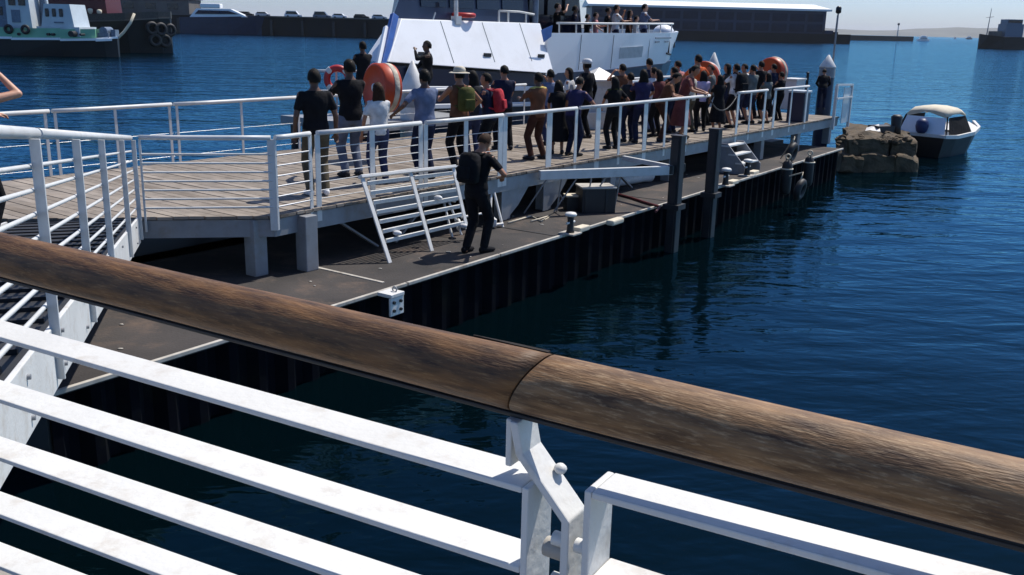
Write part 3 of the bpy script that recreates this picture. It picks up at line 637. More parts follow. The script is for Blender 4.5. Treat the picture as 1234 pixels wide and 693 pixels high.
for q0, g0 in ((.16, .3), (.72, .62), (.95, .2)): build('rag', MB().ball(b0.lerp(b1, q0).lerp(t0_.lerp(t1_, q0), g0) + V((.02, -.03, .02)), (.07, .05, .04), 8, 6), M['c_white'], lp)

# white folded trolley frame behind the man
tr = empty('folded_trolley', at(595, 278, PON), 'white A-shaped trolley frame standing behind the man on the pontoon', 'trolley')
A_ = at(590, 276, PON); Bq = at(606, 274, PON); Cq = at(545, 286, PON); Dq = at(556, 283, PON)
T_ = at_t(592, 232, t_of(A_) + .25); T2 = at_t(534, 240, t_of(Cq) + .3)
for a_, b_ in ((A_, T_), (Bq, T_ + V((.05, 0, 0))), (A_ + V((0, .02, .06)), Bq + V((0, .02, .06)))): build('frame_tube', MB().tube(a_, b_, .024, n=8), M['white'], tr)
for a_, b_ in ((Cq, T2), (Dq, T2 + V((.08, 0, 0))), (T2, T2 + V((.2, .1, -.05)))): build('frame_tube', MB().tube(a_, b_, .022, n=8), M['white'], tr)
build('cross_tube', MB().tube(Dq + V((0, 0, .3)), A_ + V((0, 0, .3)), .02, n=8), M['white'], tr)
build('foot_pad', MB().box(A_.lerp(Bq, .4) + V((-.05, 0, .10)), (.16, .1, .14)), M['white'], tr, bevel=.02)
for p in (Cq + V((.1, 0, .22)), A_ + V((.06, .1, .1))): build('wheel', MB().torus(p, .07, .03, (1, .3, 0), 16, 8), M['white'], tr)

# crates and odds on the pontoon
def crate(px, py, L, Wd, Hh, label, lidm):
    p = at(px, py, PON); e = empty('storage_crate', V((p.x, p.y, PON)), label, 'crate', None); rz = R(12)
    build('box', MB().box(p + V((0, Wd / 2, Hh / 2)), (L, Wd, Hh), rz), M['black'], e, bevel=.01)
    build('lid', MB().box(p + V((0, Wd / 2, Hh + .02)), (L * 1.04, Wd * 1.04, .035), rz), lidm, e, bevel=.008)
    for k in (-.3, .3): build('rib', MB().box(p + V((L * k, Wd / 2 - Wd / 2 - .0, Hh / 2)) + V((0, L * k * math.sin(rz), 0)), (.05, .04, Hh * .96), rz), M['blackpaint'], e)
crate(718, 257, .66, .5, .46, 'larger black storage crate with dusty brown lid on the pontoon', M['edge'])
crate(691, 254, .34, .26, .26, 'smaller black crate with a pale flat lid left of the larger crate', M['canopy'])
p, q = at(737, 227, PON), at(783, 219, PON)
fd = empty('white_fender', p, 'long white boat fender lying on the pontoon behind the black crate', 'fender')
build('body', MB().path([p + V((0, 0, .12)), p.lerp(q, .2) + V((0, 0, .14)), p.lerp(q, .8) + V((0, 0, .14)), q + V((0, 0, .12))], .12, 14), M['white'], fd)
build('end_ring', MB().torus(p + V((-.05, -.03, .12)), .06, .025, N, 14, 6), M['white'], fd); build('end_plug', MB().ball(q + V((.05, .04, .12)), .07), M['white'], fd)
pp = [at(x, y, PON) + V((0, 0, .03)) for x, y in ((745, 236), (760, 240), (778, 246), (795, 251), (790, 257))]
tag(build('hose', MB().path(pp, .028, 8), M['darkred']), 'dark red hose curving over the pontoon behind the left pile', 'hose')
pp = [at(x, y, PON) + V((0, 0, .02)) for x, y in ((612, 270), (640, 262), (652, 268), (662, 262), (640, 268))]
tag(build('rope', MB().path(pp, .02, 6), M['canopy']), 'loose pale rope lying on the pontoon by the blue grey leg', 'rope')

# boarding steps
bs = empty('boarding_steps', at(900, 200, PON), 'small set of boarding steps with three white treads near the far bollards', 'steps')
sq = s_of(at_t(886, 190, -.5)); q0 = st(sq, -.78, PON); rz = math.atan2(U.y, U.x)
for k in range(3):
    c = q0 + U * .45 + N * (.16 + .2 * k) + V((0, 0, .26 + .2 * k)); build('tread', MB().box(c, (.95, .2, .04), rz), M['white'], bs, bevel=.006)
for s_ in (-.02, .92):
    c = q0 + U * s_; build('stringer', MB().slab([c + V((0, 0, 0)), c + N * .7, c + N * .7 + V((0, 0, .72)), c + N * .5 + V((0, 0, .72)), c + V((0, 0, .2))], .03, U), M['steelgrey'], bs)
build('backing', MB().bar(q0 + N * .68 + V((0, 0, .33)), q0 + N * .68 + U * .93 + V((0, 0, .33)), .03, .6), M['blackpaint'], bs)

# fenders at the pontoon edge
for i, (px, py, hh, lab) in enumerate(((941, 205, .34, 'black cylindrical fender standing at the pontoon edge before the stone dolphin'), (968, 197, .28, 'second black fender at the pontoon edge nearer the stone dolphin'))):
    p = at(px, py, PON) - en * .16; e = empty('cylinder_fender', V((p.x, p.y, 0)), lab, 'fender', 'black fenders hung on the pontoon edge')
    build('body', MB().lathe(p + V((0, 0, -.9)), [(.04, .28), (.11, .33), (.135, .42), (.135, hh + .65), (.11, hh + .77), (.04, hh + .84)], 16), M['black'], e)
    build('lashing', MB().torus(p + V((0, 0, .05)), .14, .018, V((0, 0, 1)), 18, 6), M['canopy'], e); build('top_eye', MB().torus(p + V((0, 0, hh + .02)), .06, .02, U, 12, 6), M['canopy'], e)
for i, (px, py, lab) in enumerate(((951, 196, 'black tyre fender leaning between the two cylinder fenders'), (956, 212, 'black tyre fender hanging below the pontoon edge'))):
    p = at(px, py, PON) + V((0, 0, .28 if i == 0 else -.32)) - en * (.05 if i == 0 else .2); e = empty('tyre_fender', V((p.x, p.y, PON)), lab, 'tyre', 'black fenders hung on the pontoon edge')
    build('tyre', MB().torus(p, .2, .085, en + V((0, 0, .2)), 22, 10), M['black'], e); build('lanyard', MB().path([p + V((0, 0, .26)), p + V((.05, .05, .42)), p + en * .3 + V((0, 0, .3 if i else -.2))], .02, 6), M['canopy'], e)

# ------------------------------------------------------------------ stone dolphin at the end of the pontoon
sb = empty('stone_dolphin', (11.6, 31, 0), 'weathered brown stone block dolphin standing in the water beside the pontoon end', 'stone block')
rs = random.Random(11)
def stone(o, du, dn, size, mtl):
    b = MB(); n = 5; lx, ly, lz = size
    bm = bmesh.new(); bmesh.ops.create_cube(bm, size=1.0)
    bmesh.ops.bevel(bm, geom=list(bm.edges), offset=.06, segments=1, affect='EDGES')
    bmesh.ops.subdivide_edges(bm, edges=list(bm.edges), cuts=4, use_grid_fill=True)
    sd_ = V((rs.uniform(0, 50), rs.uniform(0, 50), rs.uniform(0, 50)))
    from mathutils import noise
    for v_ in bm.verts:
        p = V((v_.co.x * lx, v_.co.y * ly, v_.co.z * lz)); q = noise.noise_vector(p * 1.3 + sd_) * .17 + noise.noise_vector(p * 3.6 + sd_) * .075 + noise.noise_vector(p * 9 + sd_) * .025
        p += q; v_.co = o + du * p.x + dn * p.y + V((0, 0, p.z))
    bm.verts.index_update(); b.add([v_.co.copy() for v_ in bm.verts], [[v_.index for v_ in f.verts] for f in bm.faces], False); bm.free()
    return build('stone', b, mtl, sb)
du = V((.97, .24, 0)).normalized(); dn = V((-du.y, du.x, 0)); o0 = V((10.35, 30.6, 0))
dn = V((.30, .95, 0)).normalized()
for row, (z0, z1, off, cnt) in enumerate(((-1.0, -.05, -.15, (1.3, .9, .8)), (-.05, .52, 0.0, (.85, 1.25, .8)), (.52, 1.0, .28, (1.55, 1.0)))):
    x = off * .8 + rs.uniform(-.05, .05)
    for wd in cnt:
        for dp in range(3): stone(o0 + du * (x + wd / 2) + dn * (off + .9 + dp * 1.9 + rs.uniform(-.06, .06)) + V((0, 0, (z0 + z1) / 2 - .06 * (x > 1.2) * (row > 0))), (du + V((0, 0, rs.uniform(-.12, .0)))).normalized(), dn, (wd + .03, 1.9, z1 - z0 + .05), M['weed'] if row == 0 else M['stone'])
        x += wd
rub = MB()
for _ in range(26):
    c = o0 + du * rs.uniform(-.15, 2.5) + dn * rs.uniform(-.05, 2.5); front = False
    c.z = rs.uniform(.0, .12) if front else rs.uniform(.92, 1.04)
    if front: c = c - dn * (c - o0).dot(dn) * .95
    r_ = rs.uniform(.07, .2); n0_ = len(rub.v); rub.ball(c, (r_, r_ * rs.uniform(.6, 1), r_ * rs.uniform(.4, .8)), 7, 5)
    for q in rub.v[n0_:]: q += V((rs.uniform(-1, 1), rs.uniform(-1, 1), rs.uniform(-1, 1))) * r_ * .14
for i_ in range(len(rub.sm)): rub.sm[i_] = False
build('rubble', rub, M['stone'], sb)['kind'] = 'stuff'
dd = empty('mooring_stump', o0 + du * 2.2 + dn * 3.2 + V((0, 0, 1.0)), 'dark broken mooring stump on top of the stone dolphin', 'stump')
c = o0 + du * 2.2 + dn * 3.2 + V((0, 0, .92)); build('post', MB().lathe(c, [(.2, 0), (.17, .3), (.2, .6), (.12, .68)], 12), M['pile'], dd); build('block', MB().box(c + V((-.55, -.1, .16)), (.8, .5, .3), .4), M['pile'], dd, bevel=.03)
tag(build('plastic_scrap', MB().slab([c + V((-1.25, -.5, .1)), c + V((-.75, -.6, .12)), c + V((-.7, -.25, .34)), c + V((-1.1, -.2, .2))], .02, (0, 0, 1)), M['white']), 'crumpled white sheet lying on the stone dolphin', 'sheet')

# ------------------------------------------------------------------ small motorboat
mo = empty('motorboat', at(1130, 190, 0), 'small open motorboat with cream canvas canopy moored by the stone dolphin', 'boat')
bo = at(1105, 187.5, 0); ax = V((.74, .67, 0)).normalized(); la = V((-ax.y, ax.x, 0))
h = MB(); hull(h, bo, ax, [(0, .92, .80, .74, -.25), (.8, 1.02, .86, .70, -.28), (2.2, 1.0, .80, .76, -.28), (3.3, .72, .42, .88, -.2), (4.1, .22, .05, 1.02, .1)]); build('hull', h, M['hullblack'], mo)
for sgn in (-1, 1):
    gp = [bo + ax * a_ + la * sgn * b_ + V((0, 0, z_)) for a_, b_, z_ in ((-.02, .94, .78), (.8, 1.04, .74), (2.2, 1.02, .80), (3.3, .74, .92), (4.12, .16, 1.06))]
    g = MB()
    for p_, q_ in zip(gp, gp[1:]): g.bar(p_, q_, .10, .13)
    build('gunwale', g, M['white'], mo)
build('transom_cap', MB().bar(bo - la * .95 + V((0, 0, .78)), bo + la * .95 + V((0, 0, .78)), .10, .12), M['white'], mo, bevel=.01)
build('foredeck', MB().slab([bo + ax * 2.3 + la * .95 + V((0, 0, .8)), bo + ax * 2.3 - la * .95 + V((0, 0, .8)), bo + ax * 3.3 - la * .7 + V((0, 0, .92)), bo + ax * 4.05 + V((0, 0, 1.04)), bo + ax * 3.3 + la * .7 + V((0, 0, .92))], .03, (0, 0, 1)), M['white'], mo)
def w3(a_, b_, z_): return bo + ax * a_ + la * b_ + V((0, 0, z_))
rings = []
for a_, zt, wd in ((.35, 1.66, .76), (.7, 1.79, .80), (1.4, 1.81, .80), (1.9, 1.70, .74)):
    rings.append([w3(a_, -wd - .04, zt - .22), w3(a_, -wd * .8, zt - .06), w3(a_, -wd * .3, zt), w3(a_, wd * .3, zt), w3(a_, wd * .8, zt - .06), w3(a_, wd + .04, zt - .22), w3(a_, wd, zt - .26), w3(a_, 0, zt - .05), w3(a_, -wd, zt - .26)])
build('canopy', MB().loft(rings, True), M['canopy'], mo)
for sgn in (-1, 1):
    build('side_curtain', MB().slab([w3(.42, sgn * .80, 1.43), w3(1.85, sgn * .76, 1.45), w3(2.15, sgn * .95, .84), w3(.30, sgn * .95, .80)], .02, la * sgn), M['c_black'], mo)
for sgn in (-1, 1): build('canopy_post', MB().tube(w3(.36, sgn * .78, 1.46), w3(.1, sgn * .93, .82), .03, n=8), M['black'], mo)
build('rear_screen', MB().slab([w3(.34, .74, 1.42), w3(.34, -.74, 1.42), w3(.12, -.86, .84), w3(.12, .86, .84)], .012, -ax), M['clear'], mo)
build('outboard_cover', MB().lathe(w3(-.02, -.05, .84), [(.12, 0), (.19, .07), (.23, .25), (.21, .42), (.10, .53)], 16), mat('blue_vinyl', (.015, .03, .11), .5), mo)
# ------------------------------------------------------------------ seaward end: gate panel, cone piles, bin
ge = empty('end_gate', st(SE, -.1, DECK), 'pale blue white gate panel at the seaward end of the jetty', 'gate')
e0 = at_t(1007, 120, -.12); e1 = at_t(1025, 120, -.12); e0.z = e1.z = DECK
for p in (e0, e1): build('post', MB().bar(p + V((0, 0, -.35)), p + V((0, 0, 1.0)), .08, .08, ref=U), M['railwhite'], ge, bevel=.006)
build('infill_panel', MB().bar(e0.lerp(e1, .5) + V((0, 0, .35)), e1 + V((0, 0, .35)), .02, 1.1), M['cabin'], ge)
build('top_rail', MB().bar(e0 + V((0, 0, 1.02)), e1 + V((0, 0, .98)), .07, .06), M['railwhite'], ge); build('mid_rail', MB().bar(e0 - N * .05 + V((0, 0, .6)), e1 - N * .05 + V((0, 0, .6)), .04, .05), M['railwhite'], ge)
bn = empty('litter_bin', st(19.9, .35, DECK), 'dark square litter bin with pale top behind the last railing panel', 'bin')
c = st(s_of(at_t(961, 140, .3)), .3, DECK); build('body', MB().box(c + V((0, 0, .42)), (.5, .5, .84), rz), M['navy'], bn, bevel=.02); build('lid', MB().box(c + V((0, 0, .88)), (.56, .56, .06), rz), M['cabin'], bn, bevel=.015)
LOC[bn.name]
tb2 = empty('white_locker', st(20.8, 2.2, DECK), 'white locker beside the farther orange lifebuoy drum', 'locker')
c = at_t(954, 128, 2.2); c.z = DECK; build('body', MB().box(c + V((0, 0, .5)), (.8, .5, 1.0), rz), M['railwhite'], tb2, bevel=.02); build('top', MB().box(c + V((0, 0, 1.02)), (.9, .56, .05), rz), M['white'], tb2)
pst = at_t(972, 105, 2.4); e = empty('slim_post', V((pst.x, pst.y, DECK)), 'slim dark post beside the white locker', 'post'); build('shaft', MB().tube((pst.x, pst.y, DECK), (pst.x, pst.y, DECK + 1.15), .05), M['pile'], e); build('cap', MB().lathe((pst.x, pst.y, DECK + 1.15), [(.06, 0), (.06, .03), (.02, .06)], 10), M['pile'], e)

def cone_pile(px, y_apex, t, label, w_=.27, low=M['navy'], hz=.62):
    p = at_t(px, y_apex, t); zt = p.z
    e = empty('guide_pile', V((p.x, p.y, 0)), label, 'pile', 'guide piles with white cone caps')
    build('shaft', MB().tube((p.x, p.y, -2), (p.x, p.y, zt - hz - .35), w_, n=18), low, e)
    build('collar', MB().tube((p.x, p.y, zt - hz - .35), (p.x, p.y, zt - hz), w_ + .01, n=18), M['steelgrey'], e)
    build('cone_cap', MB().lathe((p.x, p.y, zt - hz), [(w_ + .02, 0), (w_ + .02, .04), (.03, hz - .01), (.005, hz)], 20), M['white'], e)
    return p
cone_pile(497, 73, 5.55, 'white cone capped guide pile beside the man by the ferry steps', .30, M['railwhite'], .72)
cone_pile(861, 63, 5.5, 'white cone capped guide pile behind the crowd by the orange drum', .25, M['railwhite'])
pc = cone_pile(999, 66, 1.9, 'white cone capped guide pile at the seaward end beside a seated figure', .27, M['navy'], .45)
e = empty('lamp_pole', V((pc.x, pc.y, 0)) + U * .5, 'thin lamp pole with a dark head rising behind the end pile', 'lamp pole')
c = V((pc.x, pc.y, 0)) + U * .5; zt = 5.0
build('pole', MB().tube((c.x, c.y, DECK), (c.x, c.y, zt), .045, .03, 8), M['steelgrey'], e); build('lamp_head', MB().lathe((c.x, c.y, zt), [(.05, 0), (.1, .04), (.1, .2), (.05, .26)], 12), M['blackpaint'], e)

# orange lifebuoy drums
def drum(px, py, t, dia, depth, label, axis, m=None):
    c = at_t(px, py, t); e = empty('lifebuoy_drum', V((c.x, c.y, DECK)), label, 'lifebuoy housing', 'orange lifebuoy drums on posts along the jetty')
    a_ = V(axis).normalized(); r_ = dia / 2
    build('housing', MB().lathe(c - a_ * depth / 2, [(r_ * .98, 0), (r_, .02), (r_, depth - .03), (r_ * .94, depth - .01), (r_ * .90, depth), (r_ * .86, depth - .03), (r_ * .3, depth - .05), (.01, depth - .05)], 40, a_), M['orange'], e)
    build('rim_band', MB().lathe(c - a_ * depth * .35, [(r_ + .004, 0), (r_ + .008, .005), (r_ + .008, depth * .28), (r_ + .004, depth * .28 + .005)], 40, a_), m or M['c_beige'], e)
    build('hub', MB().lathe(c + a_ * (depth / 2 - .05), [(.09, 0), (.08, .05), (.02, .07)], 16, a_), M['white'], e)
    build('post', MB().tube((c.x - a_.x * .05, c.y - a_.y * .05, DECK), (c.x - a_.x * .05, c.y - a_.y * .05, c.z - r_ * .9), .06), M['railwhite'], e)
drum(460, 106, 2.9, .92, .36, 'large orange lifebuoy drum behind the woman in the pale top', (-.78, -.62, .05))
drum(849, 93, 2.6, .92, .26, 'red orange lifebuoy drum mostly hidden by the leaning crowd', (-.5, -.86, .1), M['white'])
drum(931, 87, 1.7, .92, .34, 'farther orange lifebuoy drum with pale rim near the white locker', (-.75, -.66, -.1))

# white kiosk with pyramid roof
kp = at_t(722, 82, 3.4); kx = V((kp.x, kp.y, 0)); zt = kp.z
kk = empty('service_pillar', V((kp.x, kp.y, DECK)), 'white square service pillar with pyramid cap standing on the jetty', 'pillar')
build('plinth', MB().box(kx + V((0, 0, DECK + .22)), (1.05, 1.05, .44), R(20)), M['white'], kk, bevel=.015)
build('shaft', MB().box(kx + V((0, 0, (DECK + .44 + zt - .3) / 2)), (.72, .72, zt - .3 - DECK - .44), R(20)), M['railwhite'], kk, bevel=.012)
cp = MB(); ca = math.cos(R(20)); sa = math.sin(R(20)); q_ = [V((x * ca - y * sa, x * sa + y * ca, 0)) * .46 for x, y in ((-1, -1), (1, -1), (1, 1), (-1, 1))]
cp.add([kx + v_ + V((0, 0, zt - .33)) for v_ in q_] + [kx + v_ + V((0, 0, zt - .28)) for v_ in q_] + [kx + V((0, 0, zt + .02))], [(3, 2, 1, 0), (0, 1, 5, 4), (1, 2, 6, 5), (2, 3, 7, 6), (3, 0, 4, 7), (4, 5, 8), (5, 6, 8), (6, 7, 8), (7, 4, 8)]); build('pyramid_cap', cp, M['white'], kk)
build('access_door', MB().box(kx + V((sa * .365, -ca * .365, DECK + .8)), (.45, .02, .5), R(20)), M['white'], kk)

# landing stage behind with fence and lifebuoy
LZ = 2.1
ls = empty('landing_stage', st(5.5, 6.5, 0), 'small white railed landing stage between the jetty and the ferry', 'landing stage')
build('platform', MB().hexa([st(6.2, 5.35, LZ - .2), st(9.9, 5.35, LZ - .2), st(9.9, 7.0, LZ - .2), st(6.2, 8.2, LZ - .2), st(6.2, 5.35, LZ), st(9.9, 5.35, LZ), st(9.9, 7.0, LZ), st(6.2, 8.2, LZ)]), M['steelgrey'], ls)
for a_, b_ in ((6.4, 5.6), (9.6, 5.6), (6.4, 7.9), (9.4, 6.7)): build('leg', MB().tube(st(a_, b_, -1), st(a_, b_, LZ - .2), .12), M['pile'], ls)
f0, f1, f2 = at(376, 112, LZ), at(412, 112, LZ), None
f0 = at_t(377, 95, 8.6); f1 = at_t(462, 95, 7.5); f0.z = f1.z = LZ
print('LAND', s_of(f0), s_of(f1))
fe = railing('white landing fence carrying a red lifebuoy near the ferry stern', (f0, f1), [(0, .06), (.33, .05), (.66, .05), (1, .06)], bars=2, z=LZ, hgt=1.0, group=None, br=.02, barm='railwhite', foot=0)
lb = at_t(403, 95, 8.15); e = empty('lifebuoy', lb, 'red and white lifebuoy ring hung on the landing fence', 'lifebuoy')
lb2 = V((lb.x, lb.y, lb.z)) - N * .12; NB = (N + U * 1.2).normalized(); ringm = MB(); ringm.torus(lb2, .27, .085, NB, 24, 10); build('ring', ringm, M['red'], e)
for k in range(4):
    a_ = math.pi / 4 + k * math.pi / 2; x_, y_, _ = frame(NB); c = lb2 + (x_ * math.cos(a_) + y_ * math.sin(a_)) * .28; build('band', MB().tube(c - (x_ * -math.sin(a_) + y_ * math.cos(a_)) * .06, c + (x_ * -math.sin(a_) + y_ * math.cos(a_)) * .06, .092, n=12), M['white'], e)

# ------------------------------------------------------------------ ferry alongside
fy = empty('ferry', st(17, 9.5, 0), 'white ferry with dark upper deck moored behind the crowded jetty', 'ferry')
FT = 7.15
def fs_(s_, t, z): return st(s_, FT + t, z)
hl = MB()
rings = []
for s_, tb0, tt, zt in ((9.6, .1, 0, 3.2), (15.7, .0, 0, 2.9), (20, .15, -.1, 2.95), (23.5, .7, .1, 3.05), (25.3, 1.6, .7, 3.15), (26.0, 2.6, 1.5, 3.2)):
    sk = 6.2 if s_ < 10 else 0; rings.append([fs_(s_, tb0, -.6), fs_(s_, tb0 + .0, 0.2), fs_(s_, tt, zt), fs_(s_ + sk, 6.0 - tt, zt), fs_(s_ + sk, 6.0 - tb0, .2), fs_(s_ + sk, 6.0 - tb0, -.6)])
hl.loft(rings, False); build('lower_hull', hl, M['navy'], fy)
# right bulwark: flares outward to the bow
bw_ = MB(); rings = []
for s_, t0, t1, z0, z1 in ((15.75, -.02, -.06, 2.86, 4.12), (18, 0, -.08, 2.9, 4.14), (21, .02, -.08, 3.0, 4.16), (23.8, .18, .02, 3.08, 4.2), (25.2, .75, .42, 3.16, 4.24), (26.0, 1.6, .9, 3.2, 4.26), (26.35, 3.0, 3.0, 3.25, 4.3)):
    rings.append([fs_(s_, t0, z0), fs_(s_, t1, z1), fs_(s_, t1 + .1, z1), fs_(s_, t0 + .14, z0)])
bw_.loft(rings, False); build('bow_bulwark', bw_, M['ferry'], fy)
rings = []
bw_ = MB()
for s_, t0, t1, z0, z1 in ((15.75, 6.0, 6.3, 2.86, 4.12), (21, 5.95, 6.34, 3.0, 4.16), (25.2, 5.2, 5.8, 3.16, 4.24), (26.35, 3.0, 3.0, 3.25, 4.3)):
    rings.append([fs_(s_, t0, z0), fs_(s_, t1, z1), fs_(s_, t1 - .1, z1), fs_(s_, t0 - .14, z0)])
bw_.loft(rings, False); build('far_bulwark', bw_, M['ferry'], fy)
build('foredeck', MB().prism([(p.x, p.y) for p in (fs_(15.8, .2, 0), fs_(24.5, .6, 0), fs_(25.8, 2.8, 0), fs_(24.5, 5.2, 0), fs_(15.8, 5.8, 0))], 3.25, 3.33), M['c_greygreen'], fy)
# left side panel, leaning inboard
pt_ = lambda z_: -.36 + (z_ - 2.9) * .5
sp_ = MB(); sp_.hexa([fs_(8.7, pt_(3.36), 3.36), fs_(15.72, pt_(2.92), 2.92), fs_(15.72, .75, 2.92), fs_(8.7, .75, 3.36), fs_(9.75, pt_(4.42), 4.42), fs_(15.95, pt_(4.40), 4.40), fs_(15.95, .75, 4.40), fs_(9.75, .75, 4.42)]); build('side_panel', sp_, M['ferry'], fy, bevel=.02)
rec = MB(); rec.hexa([fs_(9.2, .2, 2.2), fs_(15.7, .16, 2.0), fs_(15.7, .4, 2.0), fs_(9.2, .4, 2.2), fs_(9.0, .2, 3.36), fs_(15.7, .16, 2.94), fs_(15.7, .4, 2.94), fs_(9.0, .4, 3.36)]); build('painted_shade', rec, M['blackpaint'], fy)  # solid black strip, shade below the side panel put into colour
for z_, s0, s1 in ((2.62, 9.6, 15.5), (2.16, 9.4, 15.4)): build('rub_rail', MB().bar(fs_(s0, -.12, z_ + .05), fs_(s1, -.14, z_ - .15), .12, .13), M['ferry'], fy, bevel=.02)
build('rub_rail', MB().bar(fs_(15.9, -.14, 2.42), fs_(23, .1, 2.5), .12, .13), M['ferry'], fy, bevel=.02)
build('stern_quarter_post', MB().bar(fs_(8.5, -.1, 3.1), fs_(9.55, .45, 4.5), .14, .2, ref=U), M['blue'], fy, bevel=.02)
build('stern_quarter_trim', MB().bar(fs_(8.28, -.12, 3.1), fs_(9.2, .42, 4.2), .12, .10, ref=U), M['ferry'], fy, bevel=.02)
build('stern_block', MB().hexa([fs_(8.6, .1, .2), fs_(9.6, .1, .2), fs_(13.5, 4.0, .2), fs_(12.6, 4.0, .2), fs_(8.9, .1, 3.25), fs_(9.6, .1, 3.25), fs_(13.5, 4.0, 3.25), fs_(12.9, 4.0, 3.25)]), M['navy'], fy)
# upper structure
up_ = MB(); up_.hexa([fs_(9.75, .75, 4.36), fs_(15.9, .75, 4.36), fs_(15.9, 5.4, 4.36), fs_(14.5, 5.4, 4.36), fs_(11.6, 1.0, 7.4), fs_(15.6, 1.0, 7.4), fs_(15.6, 5.2, 7.4), fs_(15.2, 5.2, 7.4)]); build('upper_cabin', up_, M['navy'], fy)
for i in range(4):
    s_ = 10.9 + i * 1.2; build('cabin_window', MB().slab([fs_(s_, .78, 4.75), fs_(s_ + 1.05, .78, 4.75), fs_(s_ + 1.05, .88, 5.9), fs_(s_, .88, 5.9)], .03, -N), M['navyglass'], fy)
build('cabin_roof', MB().hexa([fs_(11.4, .6, 7.4), fs_(16.4, .6, 7.4), fs_(16.4, 5.6, 7.4), fs_(15, 5.6, 7.4), fs_(11.6, .7, 7.6), fs_(16.2, .7, 7.6), fs_(16.2, 5.5, 7.6), fs_(15.1, 5.5, 7.6)]), M['ferry'], fy)
build('fore_bulkhead', MB().hexa([fs_(15.9, 1.9, 3.3), fs_(21.3, 2.2, 3.3), fs_(21.3, 4.8, 3.3), fs_(15.9, 5.2, 3.3), fs_(15.9, 1.9, 7.2), fs_(20.6, 2.3, 7.2), fs_(20.6, 4.7, 7.2), fs_(15.9, 5.0, 7.2)]), M['navyglass'], fy)
for i in range(4):
    s_ = 16.3 + i * 1.15; build('cabin_window', MB().slab([fs_(s_, 1.88 + i * .07, 4.7), fs_(s_ + .9, 1.93 + i * .07, 4.7), fs_(s_ + .9, 1.93 + i * .07, 5.7), fs_(s_, 1.88 + i * .07, 5.7)], .04, -N), M['blackpaint'], fy)
for s_, z_ in ((9.9, 3.55), (12.6, 3.5), (15.2, 3.45)): build('fairlead', MB().bar(fs_(s_, pt_(z_) - .03, z_), fs_(s_ + .3, pt_(z_) - .03, z_ - .01), .05, .10), M['pile'], fy)
for s_ in (11.2, 13.0, 14.8): build('plate_seam', MB().bar(fs_(s_, pt_(3.3) - .004, 3.3), fs_(s_ + .06, pt_(4.38) - .004, 4.38), .012, .014, ref=U), M['c_greygreen'], fy)
for s_ in (17.6, 19.6, 22.2): build('plate_seam', MB().bar(fs_(s_, -.012 + max(0, s_ - 20) * .02, 2.98), fs_(s_, -.085 + max(0, s_ - 20) * .03, 4.08), .012, .014, ref=U), M['c_greygreen'], fy)
build('anchor', MB().tube(fs_(23.9, .12, 3.95), fs_(24.0, .16, 3.4), .035).tube(fs_(23.75, .1, 3.45), fs_(24.25, .2, 3.4), .035), M['pile'], fy)
build('corner_mast', MB().tube(fs_(16.0, .62, 3.3), fs_(16.0, .62, 8.2), .10, .08), M['bluegrey'], fy)
build('blue_pennant', MB().slab([fs_(15.2, -.2, 4.2), fs_(15.75, -.22, 4.35), fs_(15.7, -.22, 4.02), fs_(15.35, -.2, 3.85)], .02, N), M['blue'], fy)
# foredeck rail
tr_ = [fs_(16.3, .0, 4.42), fs_(19, -.02, 4.45), (fs_(21.5, -.02, 4.48)), fs_(24.2, .15, 4.52)]
build('bulwark_rail', MB().path(tr_, .035, 8), M['white'], fy)
for k in range(9):
    s_ = 16.4 + k * .96; build('rail_stanchion', MB().tube(fs_(s_, -.02 + max(0, s_ - 21.5) * .06, 4.1), fs_(s_, -.01 + max(0, s_ - 21.5) * .06, 4.46 + (s_ - 16) * .008), .022, n=6), M['white'], fy)
build('side_rail', MB().path([fs_(14.0, .5, 4.72), fs_(15.0, .5, 4.72), fs_(15.7, .45, 4.66)], .03, 8), M['white'], fy)
for s_ in (14.0, 14.45, 15.35): build('rail_stanchion', MB().tube(fs_(s_, .5, 4.38), fs_(s_, .5, 4.72), .03, n=6), M['white'], fy)
build('bow_fairing', MB().ball(fs_(26.0, 1.5, 4.2), (.42, .55, .30), 18, 10), M['ferry'], fy)
build('bow_fairlead', MB().bar(fs_(25.0, .5, 3.75), fs_(25.4, .7, 3.78), .12, .22), M['blackpaint'], fy)
build('hull_hatch', MB().slab([fs_(20.1, -.0, 3.3), fs_(21.7, .01, 3.34), fs_(21.7, -.03, 3.72), fs_(20.1, -.045, 3.68)], .02, -N), mat('hatch_grey', (.40, .43, .45), .5), fy)
for k, (s0, s1, z_) in enumerate(((22.6, 23.9, 4.0), (22.6, 22.95, 3.86), (23.4, 23.7, 3.87))): build('hull_marking', MB().bar(fs_(s0, -.085 + (s0 - 21) * .04, z_), fs_(s1, -.085 + (s1 - 21) * .042, z_ + .01), .02, .05), mat('marking_grey', (.2, .22, .26), .5), fy)
build('life_float', MB().torus(fs_(12.45, .55, 4.56), .28, .07, V((0, 0, 1)), 18, 8), M['red'], fy)
build('white_staff', MB().tube(fs_(11.95, .4, 4.2), fs_(11.95, .42, 4.95), .06), M['white'], fy); build('staff_base', MB().box(fs_(11.95, .4, 4.42), (.22, .2, .22), rz), M['white'], fy)
build('stern_light_pole', MB().tube(fs_(10.9, .45, 4.15), fs_(11.3, .6, 4.6), .025), M['bluegrey'], fy)

